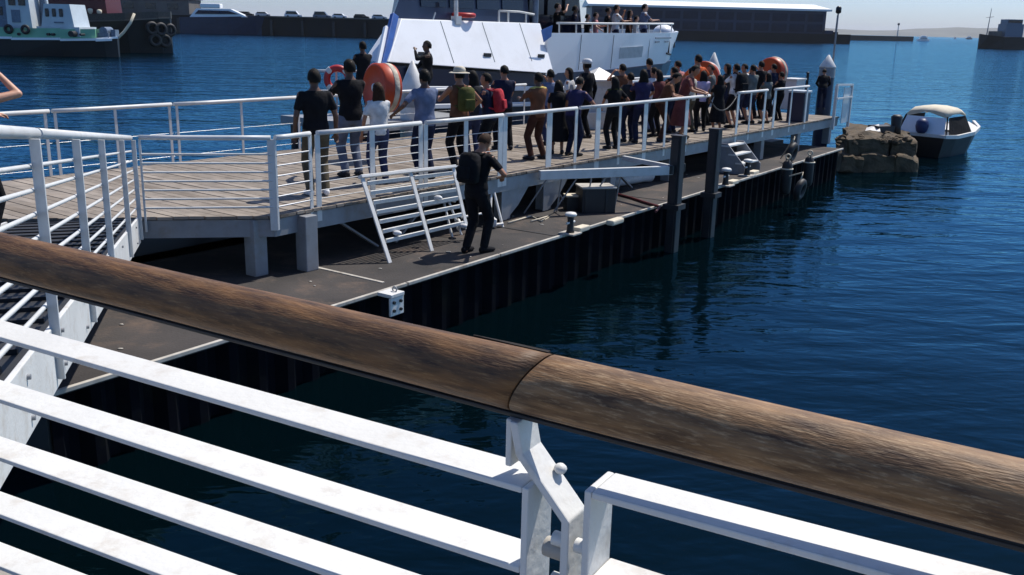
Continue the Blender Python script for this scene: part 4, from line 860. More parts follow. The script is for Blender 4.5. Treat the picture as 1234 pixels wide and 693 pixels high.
# ------------------------------------------------------------------ people
def smooth_remesh(mb, name, m, parent, voxel, it=3):
    me = bpy.data.meshes.new(name + '_src'); me.from_pydata([tuple(p) for p in mb.v], [], mb.f)
    bm = bmesh.new(); bm.from_mesh(me); bmesh.ops.recalc_face_normals(bm, faces=bm.faces); bm.to_mesh(me); bm.free()
    o = bpy.data.objects.new(name + '_src', me); col.objects.link(o)
    md = o.modifiers.new('r', 'REMESH'); md.mode = 'VOXEL'; md.voxel_size = voxel
    md = o.modifiers.new('s', 'SMOOTH'); md.iterations = it; md.factor = .5
    dg = bpy.context.evaluated_depsgraph_get(); ev = o.evaluated_get(dg)
    m2 = bpy.data.meshes.new_from_object(ev); m2.name = name
    bpy.data.objects.remove(o); bpy.data.meshes.remove(me)
    m2.materials.clear(); m2.materials.append(m)
    for p in m2.polygons: p.use_smooth = True
    oo = bpy.data.objects.new(name, m2); col.objects.link(oo); oo.parent = parent
    return oo
def ring(c, ax_x, ax_y, rx, ry, n=12): return [c + ax_x * rx * math.cos(2 * math.pi * k / n) + ax_y * ry * math.sin(2 * math.pi * k / n) for k in range(n)]
def capsule(mb, a, b, r0, r1, n=10):
    a, b = V(a), V(b); x, y, d = frame(b - a); L = (b - a).length
    rs_ = []
    for q in (-1, -.7, -.3, 0): rs_.append(ring(a + d * r0 * q, x, y, max(r0 * math.sqrt(max(0, 1 - q * q)), .002), max(r0 * math.sqrt(max(0, 1 - q * q)), .002), n))
    for q in (0, .3, .7, 1): rs_.append(ring(b + d * r1 * q, x, y, max(r1 * math.sqrt(max(0, 1 - q * q)), .002), max(r1 * math.sqrt(max(0, 1 - q * q)), .002), n))
    mb.loft(rs_)
def ik(S, T, l1, l2, hint):
    d = T - S; L = min(d.length, (l1 + l2) * .995); d = d.normalized(); T = S + d * L
    a_ = (l1 * l1 - l2 * l2 + L * L) / (2 * L); hgt = math.sqrt(max(l1 * l1 - a_ * a_, 0))
    hv = hint - d * hint.dot(d); hv = hv.normalized() if hv.length > 1e-4 else V((0, -1, 0))
    return S + d * a_ + hv * hgt, T
NPERSON = 0
def person(loc, yaw, label, h=1.72, lean=0, hp=0, hy=0, arms=('down', 'down'), skin='skin_m', hair='short', hairm='hair_b', shirt='c_black', sleeve='short', legs='long', trousers='c_navy', shoe='c_dkgrey', stance=.1, step=0.0, voxel=.017, group=None, female=False, face=False, collar=None, legbend=0):
    """loc: feet; yaw: direction faced, clockwise from +Y"""
    k = h / 1.75; loc = V(loc)
    e = bpy.data.objects.new('person', None); col.objects.link(e); e.location = loc; e.rotation_euler = (0, 0, -yaw); e.scale = (k * 1.10, k * 1.08, k * 1.02); e.empty_display_size = .2
    tag(e, label, 'person', group)
    wsh = .92 if female else 1.0
    la_ = R(lean); v = V((0, math.sin(la_), math.cos(la_))); vy = V((0, math.cos(la_), -math.sin(la_))); X = V((1, 0, 0))
    P = V((0, -.25 * math.sin(la_) * .6, .93))
    body = MB()
    tor = [(-.10, .10, .09), (-.04, .155, .115), (.03, .165, .12), (.12, .145, .10), (.20, .142, .10), (.30, .165, .115), (.40, .178, .115), (.46, .172, .10), (.505, .125, .082), (.535, .082, .07), (.57, .056, .058)]
    tl = [ring(P + v * a_, X, vy, rx * wsh, ry, 16) for a_, rx, ry in tor]; body.loft(tl)
    nb = P + v * .53; la2 = R(lean * .55 + hp); wv = V((0, math.sin(la2), math.cos(la2)))
    hc = nb + v * .02 + wv * .145 + V((0, .012, 0))
    capsule(body, nb - v * .03, hc - wv * .06, .058, .052)
    hyr = R(hy); hx = V((math.cos(hyr), -math.sin(hyr), 0)); hf = wv.cross(hx).normalized(); hf = hf if hf.y * math.cos(hyr) + hf.x * math.sin(hyr) > 0 else -hf
    hx = hf.cross(wv).normalized()
    prof = [(-.118, .03, .035, .042), (-.10, .046, .058, .03), (-.06, .06, .078, .016), (-.01, .072, .092, .006), (.04, .076, .098, -.002), (.08, .068, .088, -.006), (.108, .042, .058, -.008), (.12, .012, .018, -.008)]
    body.loft([ring(hc + wv * z_ + hf * yo, hx, hf, rx, ry, 14) for z_, rx, ry, yo in prof])
    capsule(body, hc + hf * .085 + wv * .012, hc + hf * .106 - wv * .022, .011, .016, 8)
    for s_ in (-1, 1): capsule(body, hc + hx * s_ * .076 + wv * .012 - hf * .005, hc + hx * s_ * .072 - wv * .025, .014, .010, 8)
    shirtmb = MB(); trmb = MB()
    gl = [(a_, rx + .013, ry + .014) for a_, rx, ry in [(-.07, .15, .115)] + tor[2:9] + [(.53, .09, .075)]]
    shirtmb.loft([ring(P + v * a_, X, vy, rx * wsh, ry, 16) for a_, rx, ry in gl])
    hands = []
    for s_, mode in ((-1, arms[0]), (1, arms[1])):
        S = P + v * .465 + X * s_ * .185 * wsh
        if mode == 'down': T = V((s_ * .27, .03 + S.y * .4, S.z - .53)); hint = V((s_ * .5, -1, 0))
        elif mode == 'rail': T = V((s_ * .26, .42, 1.09)); hint = V((s_ * .8, -.3, -.6))
        elif mode == 'fwd': T = V((s_ * .10, .42, 1.22)); hint = V((s_ * .8, -.2, -.8))
        elif mode == 'phone': T = V((s_ * .09, .30, 1.52)); hint = V((s_ * .8, .2, -1))
        elif mode == 'hip': T = V((s_ * .24, .10, 1.0)); hint = V((s_ * 1, -.5, 0))
        elif mode == 'up': T = V((s_ * .18, .28, 1.66)); hint = V((s_ * 1, 0, -.6))
        elif mode == 'low': T = V((s_ * .14, .36, .92)); hint = V((s_ * .7, -.6, -.2))
        elif mode == 'side': T = V((s_ * .42, .18, 1.05)); hint = V((s_ * .5, -.8, -.2))
        else: T = V(mode[0]); hint = V(mode[1])
        El, Wr = ik(S, T, .295, .255, hint)
        body_r = .92 if female else 1.0
        capsule(body, S, El, .05 * body_r, .038 * body_r); capsule(body, El, Wr, .038 * body_r, .027 * body_r)
        fd = (Wr - El).normalized(); px_ = fd.cross(V((0, 0, 1))) if abs(fd.z) < .9 else fd.cross(V((0, 1, 0)))
        px_ = px_.normalized(); pn = px_.cross(fd).normalized()
        if pn.z > 0: pn = -pn
        body.loft([ring(Wr + fd * q, px_, pn, rx, ry, 10) for q, rx, ry in ((-.01, .024, .02), (.02, .034, .018), (.06, .042, .017), (.09, .04, .014))])
        for f_, (off, ln) in enumerate(((-.03, .062), (-.01, .074), (.011, .07), (.031, .055))):
            b0_ = Wr + fd * .085 + px_ * off; b1_ = b0_ + (fd * .8 + pn * .5).normalized() * ln * .55; b2_ = b1_ + (fd * .3 + pn * .9).normalized() * ln * .5
            capsule(body, b0_, b1_, .0095, .009, 6); capsule(body, b1_, b2_, .009, .0075, 6)
        th = px_ * (-s_ if px_.x > 0 else s_)
        c0_ = Wr + fd * .025 + th * .025; c1_ = c0_ + (fd * .6 + th * .7 + pn * .2).normalized() * .05; capsule(body, c0_, c1_, .013, .011, 6); capsule(body, c1_, c1_ + (fd * .8 + pn * .5).normalized() * .03, .011, .009, 6)
        if sleeve != 'none':
            capsule(shirtmb, S - X * s_ * .02, S.lerp(El, .6 if sleeve == 'short' else 1.0), .064 * body_r, .056 * body_r if sleeve == 'short' else .05)
            if sleeve == 'long': capsule(shirtmb, El, El.lerp(Wr, .93), .05, .038)
        hands.append(Wr + fd * .08)
    for s_ in (-1, 1):
        H = P + V((s_ * .085, 0, -.05)); fy_ = s_ * step
        A_ = V((s_ * stance, fy_ - .03, .085)); K, A_ = ik(H, A_, .43, .415, V((s_ * .1, 1, 0)))
        capsule(body, H, K, .085, .054, 12); capsule(body, K, A_, .054, .036, 10); capsule(body, K.lerp(A_, .25) - V((0, .012, 0)), K.lerp(A_, .5), .05, .04)
        Ft = V((A_.x + s_ * .03, A_.y + .15, .035)); capsule(body, A_ - V((0, .03, .045)), Ft, .036, .03)
        sm_ = MB(); sm_.loft([ring(V((A_.x + s_ * .03 * (q + .07) / .25, A_.y + q, .045 + hz_)), X, V((0, 0, 1)), rx, rz_, 12) for q, rx, rz_, hz_ in ((-.085, .02, .03, .005), (-.07, .036, .045, .005), (-.01, .042, .055, .015), (.06, .047, .045, .0), (.13, .048, .036, -.008), (.18, .035, .026, -.014), (.2, .012, .012, -.02))])
        for p_ in sm_.v: p_.z = max(p_.z, .001)
        so_ = bpy.data.meshes.new('shoe'); so_.from_pydata([tuple(p_) for p_ in sm_.v], [], sm_.f); so_.materials.append(M[shoe]); 
        for pl in so_.polygons: pl.use_smooth = True
        ob = bpy.data.objects.new('shoe', so_); col.objects.link(ob); ob.parent = e
        if legs == 'long': capsule(trmb, H, K, .098, .072, 12); capsule(trmb, K, K.lerp(A_, .95), .072, .06, 12)
        elif legs == 'shorts': capsule(trmb, H, H.lerp(K, .85), .10, .088, 12)
    if legs == 'skirt':
        trmb.loft([ring(P + V((0, 0, z_)), X, V((0, 1, 0)), rx, ry, 18) for z_, rx, ry in ((-.62, .26, .24), (-.4, .24, .21), (-.1, .19, .15), (.06, .165, .125), (.1, .14, .1))])
    else: trmb.loft([ring(P + v * a_, X, vy, rx, ry, 16) for a_, rx, ry in ((-.13, .10, .09), (-.08, .16, .115), (0, .176, .13), (.07, .168, .122), (.11, .15, .105))])
    smooth_remesh(body, 'body', M[skin], e, voxel, 2)
    smooth_remesh(shirtmb, 'shirt', M[shirt], e, voxel * 1.15, 3)
    smooth_remesh(trmb, 'skirt' if legs == 'skirt' else 'shorts' if legs == 'shorts' else 'trousers', M[trousers], e, voxel * 1.15, 3)
    # hair or hat
    def headshell(rx, ry, rz_, keep, name, m, dz=0.0):
        b = MB(); n, mm = 22, 14; pts = []; keepi = []
        for i in range(mm + 1):
            a_ = math.pi * i / mm
            for j in range(n):
                t = 2 * math.pi * j / n; q = V((math.sin(a_) * math.cos(t), math.sin(a_) * math.sin(t), math.cos(a_)))
                jit = 1 + .022 * math.sin(7 * t + 3 * i + h * 40) + .018 * math.sin(11 * t - 2 * i + h * 90)
                pts.append(hc + hx * q.x * rx * jit + hf * (q.y * ry * jit - .004) + wv * (q.z * rz_ * jit + dz)); keepi.append(keep(q))
        fs_l = []
        for i in range(mm):
            for j in range(n):
                q = (i * n + j, i * n + (j + 1) % n, (i + 1) * n + (j + 1) % n, (i + 1) * n + j)
                if sum(keepi[x] for x in q) >= 3: fs_l.append(q)
        b.add(pts, fs_l, True); me = bpy.data.meshes.new(name); me.from_pydata([tuple(p_) for p_ in b.v], [], b.f); me.materials.append(m)
        for pl in me.polygons: pl.use_smooth = True
        bm = bmesh.new(); bm.from_mesh(me); bmesh.ops.delete(bm, geom=[v_ for v_ in bm.verts if not v_.link_faces], context='VERTS'); bmesh.ops.remove_doubles(bm, verts=bm.verts, dist=.0005); bmesh.ops.recalc_face_normals(bm, faces=bm.faces); bm.to_mesh(me); bm.free()
        o = bpy.data.objects.new(name, me); col.objects.link(o); o.parent = e; return o
    if hair in ('short', 'long', 'bun'):
        headshell(.088, .110, .131, lambda q: q.z > .45 or (q.y < .12 and q.z > -.28 - .2 * (q.y < -.5)), 'hair', M[hairm])
    if hair == 'long':
        b = MB(); b.loft([ring(hc - hf * .05 + wv * z_ - V((0, 0, dz_)), hx, hf, rx, ry, 12) for z_, dz_, rx, ry in ((.06, 0, .07, .05), (0, 0, .094, .06), (-.08, 0, .104, .058), (-.1, .05, .115, .054), (-.1, .10, .112, .046), (-.1, .15, .07, .025))])
        smooth_remesh(b, 'hair_length', M[hairm], e, .014, 2)
    if hair == 'bun':
        b = MB(); b.ball(hc - hf * .10 + wv * .07, .05); o = smooth_remesh(b, 'hair_bun', M[hairm], e, .014, 2)
    if hair in ('hat', 'cap'):
        m = M['c_beige'] if hair == 'hat' else M['c_white']
        headshell(.084, .104, .131, lambda q: q.y < .1 and -.45 < q.z < .4, 'hair', M[hairm])
        cr = MB(); cr.loft([ring(hc + wv * z_ - hf * .004, hx, hf, rx, ry, 20) for z_, rx, ry in ((.035, .094, .116), (.09, .09, .112), (.125, .078, .098), (.143, .04, .05))], True); 
        if hair == 'hat': cr.loft([ring(hc + wv * z_ - hf * .004, hx, hf, rx, ry, 20) for z_, rx, ry in ((.025, .165, .185), (.037, .155, .176), (.052, .09, .112), (.04, .09, .112))], True)
        else: cr.loft([ring(hc + wv * z_ + hf * .11, hx, hf, .07, .075, 14) for z_ in (.035, .045)], True)
        me = bpy.data.meshes.new('hat'); me.from_pydata([tuple(p_) for p_ in cr.v], [], cr.f); me.materials.append(m)
        for pl in me.polygons: pl.use_smooth = True
        o = bpy.data.objects.new('hat', me); col.objects.link(o); o.parent = e
    if collar:
        b = MB(); b.torus(P + v * .525, .078, .022, v, 18, 8)
        for s_ in (-1, 1): capsule(b, P + v * .505 + X * s_ * .06, P + v * .49 + X * s_ * .17 * wsh, .05, .045)
        smooth_remesh(b, 'collar', M[collar], e, .014, 2)  # real collars, and the painted sunlit shoulders of the brown shirt
    if face:
        for s_ in (-1, 1):
            b = MB(); b.ball(hc + hf * .088 + hx * s_ * .03 + wv * .018, .011, 8, 6); me = bpy.data.meshes.new('eye'); me.from_pydata([tuple(p_) for p_ in b.v], [], b.f); me.materials.append(M['eye']); o = bpy.data.objects.new('eye', me); col.objects.link(o); o.parent = e
    bpy.context.view_layer.update()
    e['_'] = 0; del e['_']
    return e, dict(back=lambda z_, d_: e.matrix_basis @ (P + v * z_ - vy * d_), hands=[e.matrix_basis @ h_ for h_ in hands], M=e.matrix_basis.copy(), P=P, v=v, vy=vy, hc=e.matrix_basis @ hc)

def backpack(info, label, m, strapm=None, wd=.30, hg=.42, dp=.16, z0=.30):
    Mx = info['M']; P, v, vy = info['P'], info['v'], info['vy']; c = Mx @ (P + v * z0 - vy * (.125 + dp / 2))
    X = (Mx.to_3x3() @ V((1, 0, 0))).normalized(); Yv = (Mx.to_3x3() @ vy).normalized(); Zv = (Mx.to_3x3() @ v).normalized()
    e = empty('backpack', c, label, 'backpack')
    rings = [[c + X * wd / 2 * a_ * w_ + Yv * (dp / 2 * b_ * d_) + Zv * hg * z_ for a_, b_ in ((-1, .9), (-.6, 1), (.6, 1), (1, .9), (1, -.5), (.6, -1), (-.6, -1), (-1, -.5))] for z_, w_, d_ in ((-.5, .8, .7), (-.42, 1, 1), (.2, 1, 1), (.4, .92, .85), (.5, .6, .5))]
    build('bag', MB().loft(rings, True), m, e)
    build('front_pocket', MB().box(c - Yv * (dp / 2 + .015) - Zv * hg * .18, (wd * .7, .05, hg * .4), axes=(X, Yv, Zv)), m, e, bevel=.018)
    for s_ in (-1, 1): build('strap', MB().path([c + X * s_ * .10 + Zv * hg * .42 + Yv * dp * .4, c + X * s_ * .11 + Zv * hg * .52 + Yv * (dp * .5 + .11), c + X * s_ * .12 + Zv * hg * .28 + Yv * (dp * .5 + .255), c + X * s_ * .13 - Zv * hg * .2 + Yv * (dp * .5 + .2), c + X * s_ * .14 - Zv * hg * .35 + Yv * dp * .4], .018, 6), strapm or m, e)
    return e

GP = 'people waiting along the jetty'
def deck_at(px, t, y=150): 
    p = at_t(px, y, t); 
    # refine at floor level
    d = ray(px, y); lo_y = y
    for _ in range(30):
        p = at_t(px, lo_y, t)
        lo_y += (p.z - DECK) * F / max(p.y, 1) * .9
    return V((p.x, p.y, DECK))
YW = math.atan2(-N.x * -1, N.y)
FACE = math.atan2(N.x, N.y)          # looking across the jetty towards the ferry
pe = {}
def P_(px, t, label, yaw=0.0, **kw): return person(deck_at(px, t), FACE + yaw, label, group=GP, **kw)

P_(383, .75, 'man in black t-shirt and khaki trousers standing alone by the railing bend', h=1.84, yaw=.5, shirt='c_black', trousers='c_khaki', shoe='sole', skin='skin_d', arms=('down', 'down'), voxel=.014)
_, inf = P_(424, 1.7, 'tall man in a dark jacket and grey trousers beside the orange drum', h=1.92, yaw=.35, shirt='c_black', sleeve='long', trousers='c_grey', skin='skin_d', arms=('fwd', 'low'))
P_(457, .85, 'woman with long hair in a pale top in front of the orange drum', h=1.60, yaw=.45, shirt='c_white', trousers='c_denim', hair='long', hairm='hair_br', female=True, arms=('down', 'low'))
P_(512, .7, 'man in blue grey shirt and navy trousers with arms bent', h=1.79, yaw=.3, shirt='c_bluegrey', trousers='c_navy', arms=('side', 'fwd'), skin='skin_d')
_, inf = P_(553, .95, 'man in beige sun hat and brown top with one arm held out', h=1.79, yaw=.25, shirt='c_brown', sleeve='none', trousers='c_black', hair='hat', arms=('fwd', 'side'), skin='skin_m')
backpack(inf, 'olive green backpack worn by the man in the sun hat', M['c_olive'])
_, inf = P_(588, .9, 'man in dark shirt and shorts wearing a red backpack', h=1.68, yaw=-.4, shirt='c_navy', legs='shorts', trousers='c_black', arms=('fwd', 'fwd'), lean=6, skin='skin_m')
backpack(inf, 'bright red backpack on the man in dark shorts', M['c_red'])
P_(646, .8, 'man in brown shirt with sunlit shoulders painted yellow standing behind the broad post', h=1.66, yaw=.2, shirt='c_brown', collar='c_sunlit_yellow', trousers='c_redbrown', stance=.16, skin='skin_d', arms=('fwd', 'low'))  # yellow stands for sun on the shoulders, put into the cloth colour
P_(671, 1.0, 'dark haired woman in a black dress bending her head', h=1.50, yaw=.9, shirt='c_black', legs='skirt', trousers='c_black', hair='long', female=True, arms=('low', 'low'), lean=16, hp=12)
P_(690, .6, 'person in purple blue shirt leaning on the railing left of the white pillar', h=1.58, yaw=1.6, shirt='c_purple', trousers='c_navy', lean=16, arms=('rail', 'rail'), hp=8)
P_(704, 2.2, 'man in black with a white cap standing left of the white pillar', h=1.80, yaw=.1, shirt='c_black', hair='cap', trousers='c_black', skin='skin_d', sleeve='long')
P_(737, .65, 'person with dark bob hair and black top in front of the white pillar', h=1.52, yaw=.5, shirt='c_black', collar='c_olive', trousers='c_black', hair='long', female=True, arms=('low', 'hip'))
P_(756, 1.1, 'person in a black shirt behind the black topped woman', h=1.55, yaw=.6, shirt='c_dkgrey', trousers='c_navy', arms=('hip', 'fwd'))
P_(771, .75, 'tall person in a purple top with hair down', h=1.64, yaw=.8, shirt='c_purple', trousers='c_navy', hair='long', arms=('fwd', 'rail'))
P_(784, 1.8, 'person in white shirt partly hidden behind the purple top', h=1.6, yaw=.3, shirt='c_white', trousers='c_bluegrey', arms=('phone', 'down'))
P_(797, .55, 'person in brown top with head down leaning on the railing near the dark piles', h=1.64, yaw=2.6, shirt='c_brown', trousers='c_redbrown', lean=24, hp=22, arms=('rail', 'rail'), sleeve='short', skin='skin_m')
P_(821, .55, 'person in a red top leaning with both arms on the railing', h=1.76, yaw=2.75, shirt='c_maroon', trousers='c_maroon', legs='skirt', lean=18, hp=16, arms=('rail', 'rail'), skin='skin_m')
P_(836, 1.8, 'tall man in an orange top behind the leaning pair', h=1.88, yaw=.4, shirt='c_orange', trousers='c_khaki', arms=('fwd', 'hip'))
P_(843, 1.05, 'woman in a lavender top beside the orange topped man', h=1.52, yaw=.9, shirt='c_lav', trousers='c_black', hair='long', female=True, arms=('low', 'low'))
P_(863, .6, 'person in black dress beside the rope gap', h=1.44, yaw=.7, shirt='c_black', legs='skirt', trousers='c_black', female=True, hair='long', arms=('low', 'low'))
_, inf = P_(882, .8, 'man with a white collar carrying a black backpack at the rope gap', h=1.68, yaw=.2, shirt='c_white', collar='c_white', legs='shorts', trousers='c_black', arms=('fwd', 'side'))
backpack(inf, 'big black backpack on the man with the white collar', M['c_black'], wd=.40, hg=.54)
P_(902, 1.0, 'person in grey green shirt right of the black backpack', h=1.62, yaw=.4, shirt='c_greygreen', trousers='c_navy', legs='shorts', arms=('fwd', 'low'))
P_(912, 1.5, 'tall dark haired person in a black top behind the grey shirt', h=1.68, yaw=.5, shirt='c_black', trousers='c_black', arms=('phone', 'phone'))
P_(921, .7, 'short person in a pale grey green top left of the far orange drum', h=1.40, yaw=.4, shirt='c_greygreen', legs='shorts', trousers='c_black', hair='long', female=True, arms=('low', 'low'))
P_(937, .8, 'person in black standing in front of the far orange drum', h=1.40, yaw=.3, shirt='c_black', trousers='c_black', sleeve='long', arms=('low', 'fwd'))
P_(989, 1.4, 'person in black bending beside the end pile', h=1.40, yaw=1.2, shirt='c_black', trousers='c_navy', sleeve='long', lean=25, hp=10, arms=('low', 'low'))

for px, t, h, lab, kw in (
    (569, 1.9, 1.66, 'woman in a dark top between the sun hat and the red backpack', dict(shirt='c_dkgrey', hair='long', female=True, trousers='c_denim')),
    (606, 2.2, 1.72, 'man in a navy shirt behind the red backpack', dict(shirt='c_navy', trousers='c_black', arms=('fwd', 'low'))),
    (661, 2.0, 1.62, 'person in a grey top behind the brown shirt with sunlit yellow shoulders', dict(shirt='c_bluegrey', trousers='c_denim', arms=('low', 'phone'))),
    (684, 2.6, 1.60, 'person in white behind the purple blue shirt by the pillar', dict(shirt='c_white', trousers='c_black', hair='long', female=True)),
    (747, 2.4, 1.66, 'man in a dark brown shirt behind the woman at the pillar', dict(shirt='c_brown', trousers='c_black', arms=('phone', 'phone'))),
    (779, 2.9, 1.75, 'tall man in a navy shirt farther back in the leaning crowd', dict(shirt='c_navy', trousers='c_navy')),
    (790, 1.2, 1.58, 'person in a dark red top squeezed beside the white shirt', dict(shirt='c_maroon', trousers='c_black', hair='long', female=True, arms=('low', 'low'))),
    (808, 1.35, 1.62, 'person in a black shirt behind the two people leaning on the rail', dict(shirt='c_black', trousers='c_navy', arms=('fwd', 'fwd'))),
    (813, 2.4, 1.70, 'person in a pale orange top at the back of the leaning crowd', dict(shirt='c_pink', trousers='c_denim', hair='short')),
    (829, 1.1, 1.60, 'person in a beige top beside the red topped person leaning over', dict(shirt='c_beige', trousers='c_khaki', hair='bun', female=True, arms=('low', 'fwd'))),
    (853, 1.6, 1.62, 'person in dark green grey behind the black dress', dict(shirt='c_greygreen', trousers='c_black', arms=('fwd', 'low'))),
    (872, 1.5, 1.64, 'person in a dark top left of the big black backpack', dict(shirt='c_dkgrey', trousers='c_navy', hair='long', female=True)),
    (893, 1.7, 1.60, 'person in a white top right of the big black backpack', dict(shirt='c_white', trousers='c_denim', arms=('phone', 'low'))),
    (928, 1.5, 1.58, 'person in a navy top just left of the farthest orange drum', dict(shirt='c_navy', trousers='c_black', arms=('low', 'low')))):
    P_(px, t, lab, yaw=rnd.uniform(-.5, .9), h=h, voxel=.02, stance=rnd.uniform(.08, .14), step=rnd.uniform(-.06, .06), hp=rnd.uniform(0, 12), hy=rnd.uniform(-30, 30), **kw)

# on the landing stage and the ferry
GF = 'passengers on the ferry'
p = at_t(437, 47, 7.2); person((p.x, p.y, LZ), FACE + .3, 'man in black on the landing stage above the orange drum', h=1.72, shirt='c_black', trousers='c_black', skin='skin_d', arms=('low', 'low'), voxel=.02)
p = at_t(515, 53, 6.3); person((p.x, p.y, LZ - .0), FACE - .9, 'man in black raising a hand before the white ferry side', h=1.76, shirt='c_black', trousers='c_black', skin='skin_d', arms=('phone', 'low'), sleeve='long', voxel=.02)
p = at_t(498, -14, 8.2); person((p.x, p.y, 3.34), FACE, 'dark clothed crew member on the ferry stern quarter', h=1.75, shirt='c_black', trousers='c_black', skin='skin_d', sleeve='long', voxel=.022, group=GF)
def fperson(px, yh, t, label, **kw):
    p = at_t(px, yh, t); hgt = p.z - 3.33; return person((p.x, p.y, 3.33), FACE + kw.pop('yaw', 2.4), label, h=max(1.2, min(1.85, hgt)), voxel=.022, group=GF, **kw)
fperson(743, 7, 7.9, 'passenger in a grey white shirt standing at the ferry rail', shirt='c_white', trousers='c_navy', arms=('phone', 'fwd'), skin='skin_m')
fperson(733, 10, 8.8, 'passenger in black just left of the grey white shirt', shirt='c_black', trousers='c_black')
fperson(718, 16, 8.2, 'passenger in pink white top with arm out on the ferry', shirt='c_pink', trousers='c_black', arms=('fwd', 'side'), skin='skin_l')
fperson(759, 13, 8.1, 'passenger with dark hair and dark pink top on the ferry', shirt='c_redbrown', trousers='c_black', hair='long', female=True)
fperson(767, 20, 7.8, 'short passenger in a white top at the ferry rail', shirt='c_white', trousers='c_bluegrey', skin='skin_l')
fperson(777, 6, 8.0, 'rightmost passenger with pale shoulders and dark top on the ferry', shirt='c_bluegrey', collar='c_white', trousers='c_navy', skin='skin_l', arms=('down', 'fwd'))
fperson(708, 18, 8.6, 'passenger in black beside the white handrail on the ferry', shirt='c_black', trousers='c_black', skin='skin_l', arms=('side', 'fwd'))
fperson(672, 5, 8.0, 'large man in black pointing at the ferry bow entrance', shirt='c_black', trousers='c_black', arms=('down', 'up'), sleeve='short', skin='skin_l')
fperson(693, 8, 8.3, 'dark clothed passenger between the mast and the crowd on the ferry', shirt='c_navy', trousers='c_black', sleeve='long', skin='skin_d')

# man on the pontoon
pp = at(574, 304, PON)
_, inf = person((pp.x, pp.y, PON), FACE + 1.55, 'man in black bending his head as he stands on the dark pontoon', h=1.82, shirt='c_black', trousers='c_black', legs='long', shoe='c_black', lean=9, hp=28, arms=('fwd', ((.22, .27, 1.10), (1, -.6, -.2))), skin='skin_m', hair='short', hairm='hair_br', sleeve='short', stance=.09, step=.08, voxel=.012, face=True)
backpack(inf, 'black backpack on the man standing on the pontoon', M['c_black'], wd=.32, hg=.46, dp=.2)

# person at the left edge filming with a phone
kf = .585; fp_ = rp_(kf) + side * 1.19
pl, inf = person((fp_.x, fp_.y, fp_.z + .0), R(12), 'person in dark clothes raising a phone, cut off by the left edge', h=1.72, shirt='c_orange', sleeve='none', trousers='c_black', arms=('fwd', ((.15, .26, 1.63), (1, .1, -.8))), skin='skin_l', voxel=.009)
hd = inf['hands'][1]; ph = empty('mobile_phone', hd, 'dark mobile phone held up by the person at the left edge', 'phone')
build('case', MB().box(hd + V((-.08, .04, .05)), (.15, .012, .075)), M['blackpaint'], ph, bevel=.004); build('screen', MB().box(hd + V((-.08, .033, .05)), (.135, .002, .066)), M['navyglass'], ph)

# ------------------------------------------------------------------ camera side quay and foreground railing
zc = CAM_H - .585
A = at(0, 306, zc); B = at(1234, 604, zc); hd_ = (B - A).normalized(); hn = V((-hd_.y, hd_.x, 0))
def fg(s_, off, z): return A + hd_ * s_ + hn * off + V((0, 0, z - zc))
qz = 2.67
fe_ = [fg(-1.2, .12, 0), fg(6, .12, 0), fg(6, -8, 0), fg(-6, -8, 0), fg(-6, -1.5, 0), fg(-1.6, -.6, 0)]
qd = tag(build('quay_walkway', MB().prism([(p.x, p.y) for p in fe_], -1.0, qz), M['concrete']), kind='structure')

TR = .054
hr = empty('timber_handrail', fg(1.55, 0, zc), 'round weathered timber handrail crossing the whole foreground', 'handrail')
def timber(s0, s1, slant0, slant1):
    n = 28; m = max(6, int((s1 - s0) / .05)); rings = []
    for i in range(m + 1):
        rg = []
        for k in range(n):
            a_ = 2 * math.pi * k / n; q = hn * math.cos(a_) * TR + V((0, 0, math.sin(a_) * TR))
            s_ = s0 + (s1 - s0) * i / m + (slant0 * math.sin(a_ + .25) * (1 - i / m) + slant1 * math.sin(a_ + .25) * (i / m))
            wob = 1 + .010 * math.sin(s_ * 9 + k) + .012 * math.sin(s_ * 3.1 + 2 * a_)
            rg.append(A + hd_ * s_ + q * wob)
        rings.append(rg)
    return MB().loft(rings, True)
SJ = (at(657, 453, zc) - A).dot(hd_)
build('timber_length', timber(-1.4, SJ - .002, 0, .03), M['timber'], hr); build('timber_length', timber(SJ + .002, 4.2, .03, 0), M['timber2'], hr)
build('joint_core', MB().tube(fg(SJ - .05, 0, zc), fg(SJ + .05, 0, zc), TR * .93, n=20), M['crack'], hr)
cr = MB(); c0_ = SJ - .14
prev = None; pts_l = []
for k in range(9):
    s_ = c0_ + k * .02; a_ = R(64 + k * 1.2); w_ = .001 + .0022 * min(1, k / 4)
    pts_l.append((A + hd_ * s_ + (hn * math.cos(a_) + V((0, 0, math.sin(a_)))) * (TR * 1.022), w_))
for (p_, w0), (q_, w1) in zip(pts_l, pts_l[1:]): cr.bar(p_, q_, w0 * 2.6, .006)
build('split', cr, M['crack'], hr)
build('support_flat', MB().bar(fg(-1.4, 0, zc - TR - .006), fg(4.2, 0, zc - TR - .008), .032, .008), M['pile'], hr, bevel=.002)
FB = M['white']
def flat(a_, b_, w_=.085, th=.012, ref=None): return MB().bar(a_, b_, w_, th, ref=ref or V((0, 0, 1)))
